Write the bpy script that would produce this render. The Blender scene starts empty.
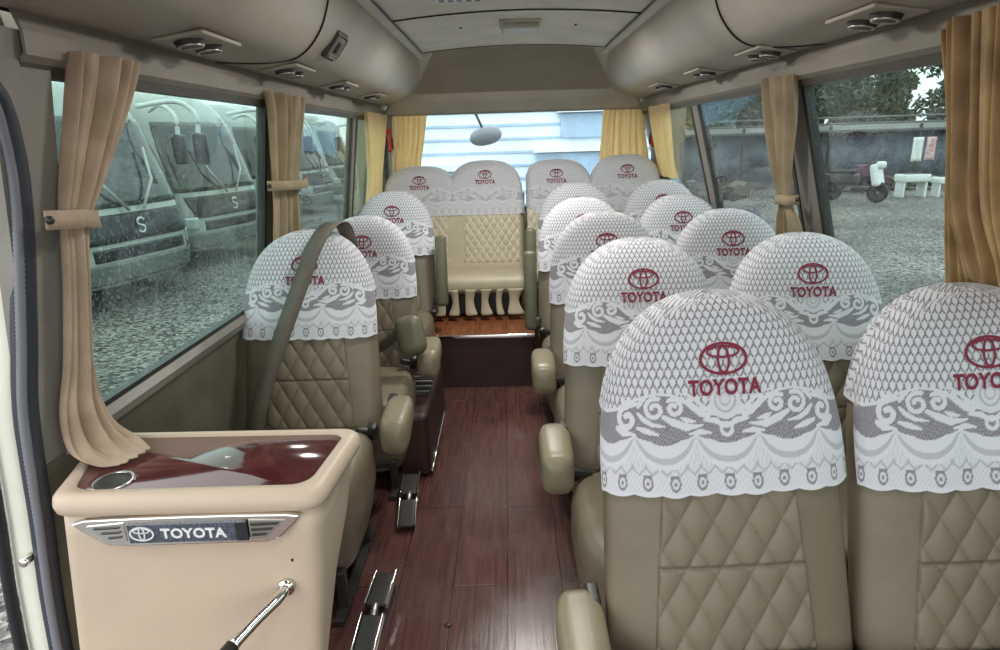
import bpy, bmesh, math, random
import numpy as np
from mathutils import Vector, Matrix, Euler
random.seed(7); rng = np.random.RandomState(5)
S = bpy.context.scene; C = S.collection
PI = math.pi; R = math.radians

# ------------------------------------------------------------------ materials
def mat(name, col, rough=.6, metal=0., noise=0., nscale=30, bump=0., bscale=200, spec=.5, sheen=0., coat=0., attr=None, col2=None):
    m = bpy.data.materials.new(name); m.use_nodes = True
    nt = m.node_tree; N = nt.nodes; L = nt.links; b = N['Principled BSDF']
    b.inputs['Base Color'].default_value = (*col, 1); b.inputs['Roughness'].default_value = rough
    b.inputs['Metallic'].default_value = metal; b.inputs['Specular IOR Level'].default_value = spec
    if sheen: b.inputs['Sheen Weight'].default_value = sheen
    if coat: b.inputs['Coat Weight'].default_value = coat; b.inputs['Coat Roughness'].default_value = .08
    tc = N.new('ShaderNodeTexCoord'); src = None
    if noise:
        n = N.new('ShaderNodeTexNoise'); n.inputs['Scale'].default_value = nscale; n.inputs['Detail'].default_value = 6
        L.new(tc.outputs['Object'], n.inputs['Vector'])
        mx = N.new('ShaderNodeMix'); mx.data_type = 'RGBA'
        c2 = col2 or tuple(c * (1 - noise) for c in col)
        mx.inputs[6].default_value = (*col, 1); mx.inputs[7].default_value = (*c2, 1)
        rp = N.new('ShaderNodeMapRange'); rp.inputs[1].default_value = .38; rp.inputs[2].default_value = .66
        L.new(n.outputs['Fac'], rp.inputs[0]); L.new(rp.outputs[0], mx.inputs[0]); src = mx.outputs[2]
        L.new(src, b.inputs['Base Color'])
    if attr:
        a = N.new('ShaderNodeAttribute'); a.attribute_name = attr[0]
        mx = N.new('ShaderNodeMix'); mx.data_type = 'RGBA'; L.new(a.outputs['Fac'], mx.inputs[0])
        if src: L.new(src, mx.inputs[6])
        else: mx.inputs[6].default_value = (*col, 1)
        mx.inputs[7].default_value = (*attr[1], 1); L.new(mx.outputs[2], b.inputs['Base Color'])
    if bump:
        n = N.new('ShaderNodeTexNoise'); n.inputs['Scale'].default_value = bscale; n.inputs['Detail'].default_value = 4
        L.new(tc.outputs['Object'], n.inputs['Vector'])
        bp = N.new('ShaderNodeBump'); bp.inputs['Strength'].default_value = bump; bp.inputs['Distance'].default_value = .002
        L.new(n.outputs['Fac'], bp.inputs['Height']); L.new(bp.outputs[0], b.inputs['Normal'])
    return m

M = {}
M['leather'] = mat('seat_leather', (.17,.138,.094), .42, noise=.12, nscale=9, bump=.25, bscale=260)
M['leather_quilt'] = mat('quilted_leather', (.18,.147,.10), .48, noise=.1, nscale=9, bump=.5, bscale=420, attr=('stitch', (.10,.078,.05)))
M['leather_pale'] = mat('pale_leather', (.47,.41,.29), .45, noise=.1, nscale=9, bump=.25, bscale=260, attr=('stitch', (.75,.7,.56)))
M['leather_arm'] = mat('armrest_leather', (.22,.185,.12), .36, noise=.12, nscale=14, bump=.2, bscale=260)
M['leather_green'] = mat('worn_olive_leather', (.12,.115,.07), .45, noise=.15, nscale=14, bump=.2, bscale=260)
M['lace'] = mat('white_lace', (.56,.56,.595), .9, sheen=.1, attr=('lace', (.085,.07,.08)), bump=.35, bscale=700)
M['maroon'] = mat('maroon_print', (.17,.012,.035), .8)
M['console'] = mat('console_beige', (.50,.395,.30), .45, noise=.07, nscale=5, bump=.2, bscale=300)
M['trim'] = mat('trim_grey_beige', (.25,.225,.185), .55, noise=.18, nscale=4, bump=.15, bscale=150)
M['duct'] = mat('duct_plastic', (.46,.42,.35), .45, noise=.2, nscale=3.2, bump=.2, bscale=220)
M['ceiling'] = mat('headliner', (.86,.86,.81), .8, noise=.14, nscale=5, bump=.3, bscale=120)
M['rail'] = mat('cream_rail', (.62,.6,.52), .5, noise=.12, nscale=8)
M['header'] = mat('rear_header_vinyl', (.36,.315,.25), .65, noise=.12, nscale=4, bump=.2, bscale=120)
M['lowerwall'] = mat('olive_side_panel', (.15,.145,.10), .55, noise=.25, nscale=7, bump=.2, bscale=150)
M['black'] = mat('black_rubber', (.012,.013,.015), .5)
M['seal'] = mat('ribbed_door_seal', (.03,.034,.045), .42)
M['dark'] = mat('dark_plastic', (.03,.028,.025), .4, noise=.3, nscale=20)
M['chrome'] = mat('chrome', (.82,.8,.76), .12, 1.)
M['steel'] = mat('brushed_steel', (.5,.49,.46), .35, 1.)
M['silver'] = mat('silver_lettering', (.85,.85,.86), .35, .3)
M['badge'] = mat('badge_plate', (.03,.035,.05), .35, noise=.4, nscale=300, col2=(.12,.13,.17))
M['red'] = mat('red_plastic', (.5,.02,.015), .35)
M['lens'] = mat('lamp_lens', (.5,.5,.42), .35)
M['riser'] = mat('dark_brown_vinyl', (.035,.014,.01), .5, noise=.3, nscale=6)
M['cupsteel'] = mat('cup_steel', (.75,.75,.74), .22, 1.)
M['frame'] = mat('dark_window_frame', (.022,.022,.02), .45)
M['bronze'] = mat('bronze_head_rail', (.07,.062,.048), .45, noise=.2, nscale=8)
M['pillar'] = mat('pillar_trim', (.25,.235,.205), .55, noise=.2, nscale=5, bump=.2, bscale=150)
M['bead'] = mat('ribbed_bead_grey', (.17,.175,.2), .45)
M['creampaint'] = mat('cream_body_paint', (.7,.7,.6), .3, noise=.1, nscale=6, coat=.3)

def cloth(name, col, col2, tl=.35):
    m = mat(name, col, .9, noise=.5, nscale=14, col2=col2, bump=.3, bscale=500, sheen=.2)
    nt = m.node_tree; b = nt.nodes['Principled BSDF']; out = nt.nodes['Material Output']
    tr = nt.nodes.new('ShaderNodeBsdfTranslucent'); tr.inputs[0].default_value = (*col, 1)
    ms = nt.nodes.new('ShaderNodeMixShader'); ms.inputs[0].default_value = tl
    nt.links.new(b.outputs[0], ms.inputs[1]); nt.links.new(tr.outputs[0], ms.inputs[2]); nt.links.new(ms.outputs[0], out.inputs[0])
    return m
M['curtain'] = cloth('beige_curtain', (.62,.485,.36), (.46,.35,.245))
M['curtain_y'] = cloth('yellow_curtain', (.93,.80,.54), (.85,.68,.42), .62)
M['curtain_r'] = cloth('tan_curtain', (.62,.46,.25), (.34,.23,.12), .5)
M['curtain_o'] = cloth('olive_curtain', (.5,.40,.26), (.36,.28,.17), .4)

def glassmat(name, tint, drops=.5, gl=.75):
    m = bpy.data.materials.new(name); m.use_nodes = True; nt = m.node_tree; N = nt.nodes; L = nt.links
    for n in list(N): N.remove(n)
    out = N.new('ShaderNodeOutputMaterial'); tr = N.new('ShaderNodeBsdfTransparent'); tr.inputs[0].default_value = (*tint, 1)
    g = N.new('ShaderNodeBsdfGlossy'); g.inputs['Roughness'].default_value = .015; g.inputs[0].default_value = (gl,gl,gl,1)
    fr = N.new('ShaderNodeFresnel'); fr.inputs[0].default_value = 1.5
    ge = N.new('ShaderNodeNewGeometry'); io = N.new('ShaderNodeMapRange'); io.inputs[3].default_value = 1.4; io.inputs[4].default_value = 1/1.4
    L.new(ge.outputs['Backfacing'], io.inputs[0]); L.new(io.outputs[0], fr.inputs[0])
    m1 = N.new('ShaderNodeMixShader'); L.new(fr.outputs[0], m1.inputs[0]); L.new(tr.outputs[0], m1.inputs[1]); L.new(g.outputs[0], m1.inputs[2])
    tc = N.new('ShaderNodeTexCoord'); mp = N.new('ShaderNodeMapping'); mp.inputs['Scale'].default_value = (1,1,.55)
    L.new(tc.outputs['Object'], mp.inputs[0])
    v = N.new('ShaderNodeTexVoronoi'); v.inputs['Scale'].default_value = 150; L.new(mp.outputs[0], v.inputs['Vector'])
    sc = N.new('ShaderNodeSeparateColor'); L.new(v.outputs['Color'], sc.inputs[0])
    th = N.new('ShaderNodeMath'); th.operation = 'MULTIPLY'; L.new(sc.outputs[0], th.inputs[0]); th.inputs[1].default_value = .42
    lt = N.new('ShaderNodeMath'); lt.operation = 'LESS_THAN'; L.new(v.outputs['Distance'], lt.inputs[0]); L.new(th.outputs[0], lt.inputs[1])
    n = N.new('ShaderNodeTexNoise'); n.inputs['Scale'].default_value = 6; L.new(tc.outputs['Object'], n.inputs['Vector'])
    mm = N.new('ShaderNodeMath'); mm.operation = 'MULTIPLY'; L.new(lt.outputs[0], mm.inputs[0]); L.new(n.outputs['Fac'], mm.inputs[1])
    m3 = N.new('ShaderNodeMath'); m3.operation = 'MULTIPLY'; L.new(mm.outputs[0], m3.inputs[0]); m3.inputs[1].default_value = drops
    # faint streaky haze of water on the pane
    mp2 = N.new('ShaderNodeMapping'); mp2.inputs['Scale'].default_value = (9,9,1.2); L.new(tc.outputs['Object'], mp2.inputs[0])
    n2 = N.new('ShaderNodeTexNoise'); n2.inputs['Scale'].default_value = 3; n2.inputs['Detail'].default_value = 5; L.new(mp2.outputs[0], n2.inputs['Vector'])
    rr = N.new('ShaderNodeMapRange'); rr.inputs[1].default_value = .35; rr.inputs[2].default_value = .75; rr.inputs[4].default_value = .12*drops; L.new(n2.outputs['Fac'], rr.inputs[0])
    ad = N.new('ShaderNodeMath'); ad.operation = 'ADD'; ad.use_clamp = True; L.new(m3.outputs[0], ad.inputs[0]); L.new(rr.outputs[0], ad.inputs[1])
    d = N.new('ShaderNodeBsdfTranslucent'); d.inputs[0].default_value = (.72,.8,.78,1)
    m2 = N.new('ShaderNodeMixShader'); L.new(ad.outputs[0], m2.inputs[0]); L.new(m1.outputs[0], m2.inputs[1]); L.new(d.outputs[0], m2.inputs[2])
    L.new(m2.outputs[0], out.inputs[0]); return m
M['glass_left'] = glassmat('tinted_wet_glass', (.63,.74,.71), .17)
M['glass_right'] = glassmat('tinted_glass', (.68,.75,.73), .10)
M['glass_rear'] = glassmat('clear_rear_glass', (.9,.96,.97), .15, .5)

def wood(name, c1, c2, along='Y', rough=.3):
    m = bpy.data.materials.new(name); m.use_nodes = True; nt = m.node_tree; N = nt.nodes; L = nt.links; b = N['Principled BSDF']
    tc = N.new('ShaderNodeTexCoord'); mp = N.new('ShaderNodeMapping')
    mp.inputs['Rotation'].default_value = (0, 0, PI/2 if along == 'Y' else 0)
    mp.inputs['Location'].default_value = (-1.94+1.2*2, .03, 0)
    L.new(tc.outputs['Object'], mp.inputs[0])
    br = N.new('ShaderNodeTexBrick'); br.offset = .37; br.inputs['Scale'].default_value = 1
    br.inputs['Brick Width'].default_value = 1.2; br.inputs['Row Height'].default_value = .178
    br.inputs['Mortar Size'].default_value = .0016; br.inputs['Mortar Smooth'].default_value = .3
    br.inputs['Color1'].default_value = (*c1,1); br.inputs['Color2'].default_value = (*c2,1); br.inputs['Mortar'].default_value = (.004,.002,.002,1)
    L.new(mp.outputs[0], br.inputs['Vector'])
    m2 = N.new('ShaderNodeMapping'); m2.inputs['Scale'].default_value = (26,1.6,1) if along == 'Y' else (1.6,26,1)
    L.new(tc.outputs['Object'], m2.inputs[0])
    n = N.new('ShaderNodeTexNoise'); n.inputs['Scale'].default_value = 3; n.inputs['Detail'].default_value = 8; n.inputs['Distortion'].default_value = .6
    L.new(m2.outputs[0], n.inputs['Vector'])
    mx = N.new('ShaderNodeMix'); mx.data_type = 'RGBA'; mx.blend_type = 'MULTIPLY'; mx.inputs[0].default_value = .8
    cr = N.new('ShaderNodeValToRGB'); cr.color_ramp.elements[0].position = .3; cr.color_ramp.elements[0].color = (.45,.4,.4,1)
    cr.color_ramp.elements[1].position = .7; cr.color_ramp.elements[1].color = (1.25,1.2,1.15,1)
    L.new(n.outputs['Fac'], cr.inputs[0]); L.new(br.outputs['Color'], mx.inputs[6]); L.new(cr.outputs[0], mx.inputs[7])
    L.new(mx.outputs[2], b.inputs['Base Color'])
    n3 = N.new('ShaderNodeTexNoise'); n3.inputs['Scale'].default_value = 5; n3.inputs['Detail'].default_value = 6; L.new(tc.outputs['Object'], n3.inputs['Vector'])
    mr = N.new('ShaderNodeMapRange'); mr.inputs[1].default_value = .3; mr.inputs[2].default_value = .7; mr.inputs[3].default_value = rough-.03; mr.inputs[4].default_value = rough+.09
    L.new(n3.outputs['Fac'], mr.inputs[0]); L.new(mr.outputs[0], b.inputs['Roughness'])
    bp = N.new('ShaderNodeBump'); bp.inputs['Strength'].default_value = .16; bp.inputs['Distance'].default_value = .003
    ad = N.new('ShaderNodeMath'); ad.operation = 'SUBTRACT'; L.new(n.outputs['Fac'], ad.inputs[0]); L.new(br.outputs['Fac'], ad.inputs[1])
    L.new(ad.outputs[0], bp.inputs['Height']); L.new(bp.outputs[0], b.inputs['Normal'])
    return m
M['floor'] = wood('wood_floor', (.112,.050,.042), (.088,.041,.037), rough=.22)
M['floor2'] = wood('wood_platform', (.27,.095,.035), (.22,.075,.03), rough=.4)
M['burl'] = mat('lacquered_rosewood', (.05,.010,.011), .14, noise=.55, nscale=9, col2=(.10,.028,.026), coat=.8)

def gravel(name, a, b_, scale):
    m = bpy.data.materials.new(name); m.use_nodes = True; nt = m.node_tree; N = nt.nodes; L = nt.links; b = N['Principled BSDF']
    tc = N.new('ShaderNodeTexCoord')
    v = N.new('ShaderNodeTexVoronoi'); v.inputs['Scale'].default_value = scale; L.new(tc.outputs['Object'], v.inputs['Vector'])
    sc = N.new('ShaderNodeSeparateColor'); L.new(v.outputs['Color'], sc.inputs[0])
    n = N.new('ShaderNodeTexNoise'); n.inputs['Scale'].default_value = .5; n.inputs['Detail'].default_value = 8; L.new(tc.outputs['Object'], n.inputs['Vector'])
    ml = N.new('ShaderNodeMath'); ml.operation = 'MULTIPLY'; L.new(sc.outputs[0], ml.inputs[0]); L.new(n.outputs['Fac'], ml.inputs[1])
    cr = N.new('ShaderNodeValToRGB'); cr.color_ramp.elements[0].position = .10; cr.color_ramp.elements[0].color = (*a,1)
    cr.color_ramp.elements[1].position = .62; cr.color_ramp.elements[1].color = (*b_,1); L.new(ml.outputs[0], cr.inputs[0])
    L.new(cr.outputs[0], b.inputs['Base Color']); b.inputs['Roughness'].default_value = .55
    bp = N.new('ShaderNodeBump'); bp.inputs['Distance'].default_value = .03; bp.inputs['Strength'].default_value = .9
    L.new(v.outputs['Distance'], bp.inputs['Height']); L.new(bp.outputs[0], b.inputs['Normal']); return m
M['gravel'] = gravel('wet_gravel', (.010,.009,.008), (.42,.40,.37), 30)
M['leaf'] = mat('leaf_green', (.11,.16,.10), .7, noise=.6, nscale=3)
M['bark'] = mat('bark', (.06,.045,.03), .9)
M['buswhite'] = mat('coach_white_paint', (.40,.43,.40), .25, noise=.2, nscale=1.5, coat=.5)
M['busglass'] = mat('coach_dark_glass', (.02,.03,.03), .08, coat=.5)
M['busgrille'] = mat('coach_grille_black', (.012,.012,.02), .3, noise=.4, nscale=40)
M['headlamp'] = mat('coach_headlamp', (.5,.55,.55), .12, .4)
M['wall_blue'] = mat('pale_blue_cladding', (.74,.86,.93), .6, noise=.1, nscale=2)
M['wall_blue2'] = mat('blue_grey_panel', (.4,.55,.72), .6, noise=.2, nscale=3)
M['tarp'] = mat('grey_blue_sheeting', (.16,.19,.23), .6, noise=.5, nscale=1.4, col2=(.07,.085,.12))
M['roofgrey'] = mat('grey_roof_sheet', (.14,.155,.15), .5, noise=.3, nscale=2)
M['junk'] = mat('rusty_scrap', (.1,.085,.07), .7, noise=.6, nscale=12)
M['white'] = mat('white_enamel', (.75,.78,.78), .3)
M['pinkcloth'] = mat('red_white_cloth', (.6,.25,.25), .8, noise=.6, nscale=9, col2=(.7,.66,.66))
M['greensticker'] = mat('green_sticker', (.4,.7,.05), .5)

# ------------------------------------------------------------------ builders
def link(name, me, m=None, parent=None, smooth=True):
    o = bpy.data.objects.new(name, me); C.objects.link(o)
    if m: me.materials.append(M[m] if isinstance(m, str) else m)
    if smooth:
        for p in me.polygons: p.use_smooth = True
    if parent: o.parent = parent
    return o
def tag(o, label=None, cat=None, group=None, kind=None):
    if label: o['label'] = label
    if cat: o['category'] = cat
    if group: o['group'] = group
    if kind: o['kind'] = kind
    return o
def empty(name, loc=(0,0,0), rz=0):
    o = bpy.data.objects.new(name, None); C.objects.link(o); o.location = loc; o.rotation_euler[2] = rz; o.empty_display_size = .1
    return o
def grid_mesh(name, P, wrap_u=False, cap=False, attr=None):
    """P: array (nv, nu, 3)"""
    nv, nu, _ = P.shape
    idx = np.arange(nv*nu).reshape(nv, nu)
    if wrap_u: a = idx; b = np.roll(idx, -1, axis=1)
    else: a = idx[:, :-1]; b = idx[:, 1:]
    q = np.stack([a[:-1], b[:-1], b[1:], a[1:]], axis=-1).reshape(-1, 4)
    me = bpy.data.meshes.new(name); n = len(q)
    faces = q.tolist()
    if cap == 'top': faces.append(idx[-1].tolist())
    elif cap and wrap_u: faces.append(idx[0][::-1].tolist()); faces.append(idx[-1].tolist())
    me.from_pydata(P.reshape(-1, 3).tolist(), [], faces)
    if attr is not None:
        at = me.attributes.new(attr[0], 'FLOAT', 'POINT'); at.data.foreach_set('value', np.asarray(attr[1], dtype=np.float32).ravel())
    me.update(); return me
def bm_mesh(bm, name='mesh'):
    bmesh.ops.recalc_face_normals(bm, faces=bm.faces)
    me = bpy.data.meshes.new(name); bm.to_mesh(me); bm.free(); return me
def add_box(bm, c, s, r=0, seg=3, rot=None, taper=None):
    ret = bmesh.ops.create_cube(bm, size=1); vs = ret['verts']
    for v in vs:
        v.co = Vector((v.co.x*s[0], v.co.y*s[1], v.co.z*s[2]))
        if taper and v.co.z < 0: v.co.x *= taper[0]; v.co.y *= taper[1]
    if r:
        es = list({e for v in vs for e in v.link_edges})
        rr = bmesh.ops.bevel(bm, geom=es, offset=r, segments=seg, profile=.5, affect='EDGES')
        vs = list({v for f in rr['faces'] for v in f.verts} | {v for v in vs if v.is_valid})
    mt = Matrix.Translation(Vector(c)) @ (Euler(rot).to_matrix().to_4x4() if rot else Matrix.Identity(4))
    bmesh.ops.transform(bm, matrix=mt, verts=vs)
def box(name, c, s, m, parent=None, r=0, seg=3, rot=None, taper=None, smooth=None):
    bm = bmesh.new(); add_box(bm, c, s, r, seg, rot, taper)
    o = link(name, bm_mesh(bm, name), m, parent, smooth=False)
    if r:
        for p in o.data.polygons: p.use_smooth = True
        if seg < 6: flat_mod(o)
    return o
def flat_mod(o):
    md = o.modifiers.new('wn', 'WEIGHTED_NORMAL'); md.keep_sharp = True
def tube_pts(pts, rad, n=10):
    """ring loft along pts -> array"""
    P = [Vector(p) for p in pts]; rings = []; up = Vector((0,0,1))
    for i, p in enumerate(P):
        t = (P[min(i+1, len(P)-1)] - P[max(i-1, 0)]).normalized()
        a = t.cross(up); a = a.normalized() if a.length > 1e-3 else Vector((1,0,0)); b = a.cross(t).normalized()
        rr = rad[i] if isinstance(rad, (list, tuple)) else rad
        rings.append([p + a*math.cos(2*PI*k/n)*rr + b*math.sin(2*PI*k/n)*rr for k in range(n)])
    return np.array([[list(v) for v in r] for r in rings])
def tube(name, pts, rad, m, parent=None, n=10):
    return link(name, grid_mesh(name, tube_pts(pts, rad, n), True, True), m, parent)
def smooth_path(pts, k=8):
    out = []; P = [Vector(p) for p in pts]
    for i in range(len(P)-1):
        p0 = P[max(i-1,0)]; p1 = P[i]; p2 = P[i+1]; p3 = P[min(i+2,len(P)-1)]
        for j in range(k):
            t = j/k
            out.append(.5*((2*p1) + (p2-p0)*t + (2*p0-5*p1+4*p2-p3)*t*t + (3*p1-p0-3*p2+p3)*t**3))
    out.append(P[-1]); return out
def poly(name, pts, m, parent=None, thick=.004, normal=None, smooth=False):
    """flat polygon extruded by thick along its normal (or the given one)"""
    bm = bmesh.new(); vs = [bm.verts.new(p) for p in pts]; f = bm.faces.new(vs); f.normal_update()
    nrm = Vector(normal) if normal else f.normal.copy()
    ex = bmesh.ops.extrude_face_region(bm, geom=[f])
    bmesh.ops.translate(bm, vec=nrm*thick, verts=[e for e in ex['geom'] if isinstance(e, bmesh.types.BMVert)])
    return link(name, bm_mesh(bm, name), m, parent, smooth=smooth)
def copy_tree(o, parent=None):
    c = o.copy(); C.objects.link(c)
    if parent: c.parent = parent
    for ch in o.children: copy_tree(ch, c)
    return c
def struct(o): o['kind'] = 'structure'; return o

# text outline -> mesh (verts in xy plane), built once
def text_mesh(txt, size, bold=.0, width=None):
    cu = bpy.data.curves.new('lettering', 'FONT'); cu.body = txt; cu.size = size; cu.align_x = 'CENTER'; cu.align_y = 'CENTER'
    cu.offset = bold; cu.space_character = 1.05; cu.resolution_u = 3
    o = bpy.data.objects.new('lettering', cu); C.objects.link(o)
    dg = bpy.context.evaluated_depsgraph_get(); dg.update()
    me = bpy.data.meshes.new_from_object(o.evaluated_get(dg)); bpy.data.objects.remove(o)
    V = np.array([v.co[:] for v in me.vertices]); F = [list(p.vertices) for p in me.polygons]
    V[:,0] -= (V[:,0].max()+V[:,0].min())/2; V[:,1] -= (V[:,1].max()+V[:,1].min())/2
    if width: V[:,0] *= width/(V[:,0].max()-V[:,0].min())
    bpy.data.meshes.remove(me); return V[:, :2], F
def ring2d(cx, cz, a, b, w, n=40):
    V = []; F = []
    for i in range(n):
        t = 2*PI*i/n
        V.append((cx+a*math.cos(t), cz+b*math.sin(t))); V.append((cx+(a-w)*math.cos(t), cz+(b-w*.85)*math.sin(t)))
    for i in range(n):
        j = (i+1) % n; F.append([2*i, 2*j, 2*j+1, 2*i+1])
    return np.array(V), F
def emblem2d(s=1.):
    parts = [ring2d(0,0,.046*s,.030*s,.0058*s), ring2d(0,-.001*s,.0125*s,.026*s,.0048*s,28), ring2d(0,.0125*s,.032*s,.0115*s,.0046*s,32)]
    V = []; F = []; k = 0
    for v, f in parts:
        V.append(v); F += [[a+k for a in q] for q in f]; k += len(v)
    return np.vstack(V), F
def merge2d(lst):
    V = []; F = []; k = 0
    for v, f in lst: V.append(v); F += [[a+k for a in q] for q in f]; k += len(v)
    return np.vstack(V), F
TXT = text_mesh('TOYOTA', .04, .0013, .138)

# ------------------------------------------------------------------ lace pattern (real woven colour of the cloth)
def seg_d(x, z, ax, az, bx, bz):
    dx, dz = bx-ax, bz-az; L2 = dx*dx+dz*dz+1e-12
    t = np.clip(((x-ax)*dx+(z-az)*dz)/L2, 0, 1); return np.hypot(x-ax-t*dx, z-az-t*dz), t
def stroke(x, z, pts, w):
    d = np.full(x.shape, 9.)
    n = len(pts)-1
    for i in range(n):
        w0 = w[i] if isinstance(w, list) else w; w1 = w[i+1] if isinstance(w, list) else w
        di, t = seg_d(x, z, *pts[i], *pts[i+1]); d = np.minimum(d, di-(w0+(w1-w0)*t))
    return d
def spiral(cx, cz, r0, r1, a0, turns, n=22):
    return [(cx+(r0+(r1-r0)*i/n)*math.cos(a0+turns*2*PI*i/n), cz+(r0+(r1-r0)*i/n)*math.sin(a0+turns*2*PI*i/n)) for i in range(n+1)]
def lace(x, z, top=1.10, hem=.74):
    """x metres from the middle, z height; returns 0 = thread, 1 = open"""
    ax = np.abs(x); out = np.zeros(x.shape)
    z = z - (hem-.74); zr = z; z = np.interp(z, [.742,.79,.84,.925,1.1], [.742,.775,.788,.873,1.1])
    cw, chh = .0150, .0170
    row = np.floor(zr/chh); xx = x/cw + .5*(row % 2); fx = xx-np.floor(xx)-.5; fz = zr/chh-row-.5
    d = np.minimum(np.minimum(seg_d(fx, fz*1.5, -.33, -.55, 0., .12)[0], seg_d(fx, fz*1.5, .33, -.55, 0., .12)[0]), seg_d(fx, fz*1.5, 0., .12, 0., .75)[0])
    trel = np.clip((.17-d)/.10, 0, 1)*.85
    # upper limit of the scroll band
    ub = np.interp(ax, [0,.02,.045,.07,.10,.13,.155,.18,.2,.22,.25], [.845,.842,.838,.855,.868,.872,.866,.858,.85,.84,.835])
    per = .118; ph = (ax+per/2) % per - per/2
    lb = .803 - .017*np.sqrt(np.clip(1-(ph/(per/2))**2, 0, 1))
    out = np.where(z > ub+.006, trel, out)
    mesh_n = .60 + .25*((np.floor(x/.0032)+np.floor(z/.0032)) % 2)
    inband = (z < ub) & (z > lb)
    out = np.where(inband, mesh_n, out)
    st = np.full(x.shape, 9.)
    for pts, w in [
        (spiral(.135,.846,.006,.021,0.4,1.25), .0042), ([(.118,.832),(.10,.822),(.075,.812),(.045,.815)], [.004,.007,.007,.002]),
        (spiral(.098,.848,.005,.017,2.2,-1.2), .0042), ([(.082,.862),(.066,.853),(.05,.838),(.03,.825)], [.003,.006,.006,.003]),
        (spiral(.192,.828,.006,.023,1.,1.1), .0055), ([(.168,.838),(.155,.826),(.14,.818),(.118,.815)], [.003,.005,.004,.002]),
        ([(.17,.812),(.15,.806),(.13,.80)], [.003,.006,.002]), ([(.06,.845),(.045,.838),(.03,.832)], [.002,.005,.002]), ([(.20,.862),(.185,.853),(.165,.857)], [.002,.005,.003]), ([(.07,.80),(.05,.803),(.03,.80)], [.002,.005,.002]), ([(.15,.868),(.16,.862),(.168,.85)], [.002,.005,.003]), ([(.085,.83),(.075,.825),(.06,.822)], [.002,.005,.002]), ([(.215,.81),(.20,.802),(.175,.80)], [.005,.007,.002]),
        (spiral(0,.806,.0105,.0105,0,1,14), .0035), ([(0,.81),(.02,.822),(.042,.824)], [.003,.006,.002]),
        ([(.012,.832),(.03,.838),(.05,.856),(.07,.872),(.085,.874)], [.004,.0035,.0035,.003,.002]) ]:
        st = np.minimum(st, stroke(ax, z, pts, w))
    out = np.where((st < 0) & (z < ub+.02), 0., out)
    # tear drop in the middle
    td = np.hypot(ax/.027, (z-.862)/np.where(z > .862, .032, .034))
    td2 = td + np.where(z > .862, ax*(z-.862)*500, 0)
    out = np.where(td2 < 1.12, .04, out); out = np.where((td2 < .78) & (td2 > .66), .45, out); out = np.where((td2 < .42) & (td2 > .32), .42, out)
    # edge line under band
    out = np.where((z < lb-.006) & (z > lb-.009), .35, out)
    # hem: stipple, zigzag, little flowers
    low = z < lb-.012
    stip = .13*((np.floor(x/.004)+np.floor(z/.0045)) % 2)
    out = np.where(low, stip, out)
    hz = np.abs(((x/.026) % 1)-.5)*.018+.767
    out = np.where(low & (np.abs(z-hz) < .0018), .4, out)
    px = (x+.0255) % .051-.0255
    fl = np.minimum(np.minimum(np.abs(np.hypot(px, z-.7565)-.0085), np.hypot(px, z-.756)-.001), np.hypot(np.abs(px)-.006, z-.765)-.0006)
    out = np.where((fl < .0018) & (z < .772), .75, out)
    out = np.where(z < .7445, .0, out)
    return out

# ------------------------------------------------------------------ seat (origin on floor under the top of the backrest, faces -Y)
ZT, Z1, REC = 1.089, .74, .277
def wz(z):
    q = np.clip((z-Z1)/(ZT-Z1), 0, 1)
    up = .232*(1-q**2.8)**(1/2.1)
    return np.where(z < Z1, .232+(Z1-z)/.35*.013, up)
def dz(z):
    q = np.clip((z-.95)/(ZT-.95), 0, 1); return .058*(1-q**2.6)**(1/2.6)+.002
def yfront(x, z, w=None, d=None, off=0.):
    w = wz(z) if w is None else w; d = dz(z) if d is None else d
    yc = -REC*(1.1-z) + .058
    return yc - (d+off)*(1-np.clip(np.abs(x)/(w+off+1e-6), 0, .9999)**3.2)**(1/3.2)
def seat_shell(nf, nb, nv, off, hem_front, hem_side, scallop=False):
    th = np.linspace(-PI/2, PI/2, nf); xf = np.sin(th)            # front from left to right
    tb = np.linspace(PI/2, -PI/2, nb+2)[1:-1]; xb = np.sin(tb)     # back from right to left
    xs = np.concatenate([xf, xb]); side = np.concatenate([-np.ones(nf), np.ones(nb)])
    v = np.linspace(0, 1, nv)[:, None]
    if hem_side is None: hem = np.full(xs.shape, hem_front)
    else:
        k = np.clip((np.abs(xf)-.985)/.012, 0, 1); hf = hem_front+(hem_side-hem_front)*k
        if scallop: hf = hf-.0045*np.abs(np.sin(PI*(xf*.24)/.051+PI/2))*(1-k)
        hem = np.concatenate([hf, np.full(nb, hem_side)])
    g = np.sin(v*PI/2)
    z = hem[None]+(ZT+off*.8-hem[None])*g
    zz = z - off*.8*g
    w = wz(np.minimum(zz, ZT-1e-4))+off; d = dz(np.minimum(zz, ZT-1e-4))+off
    X = w*xs[None]; prof = (1-np.clip(np.abs(xs), 0, 1)**3.2)**(1/3.2)
    Y = -REC*(1.1-z)+.058 + side[None]*d*prof[None]
    return np.stack([X, Y, z], -1), nf

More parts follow.
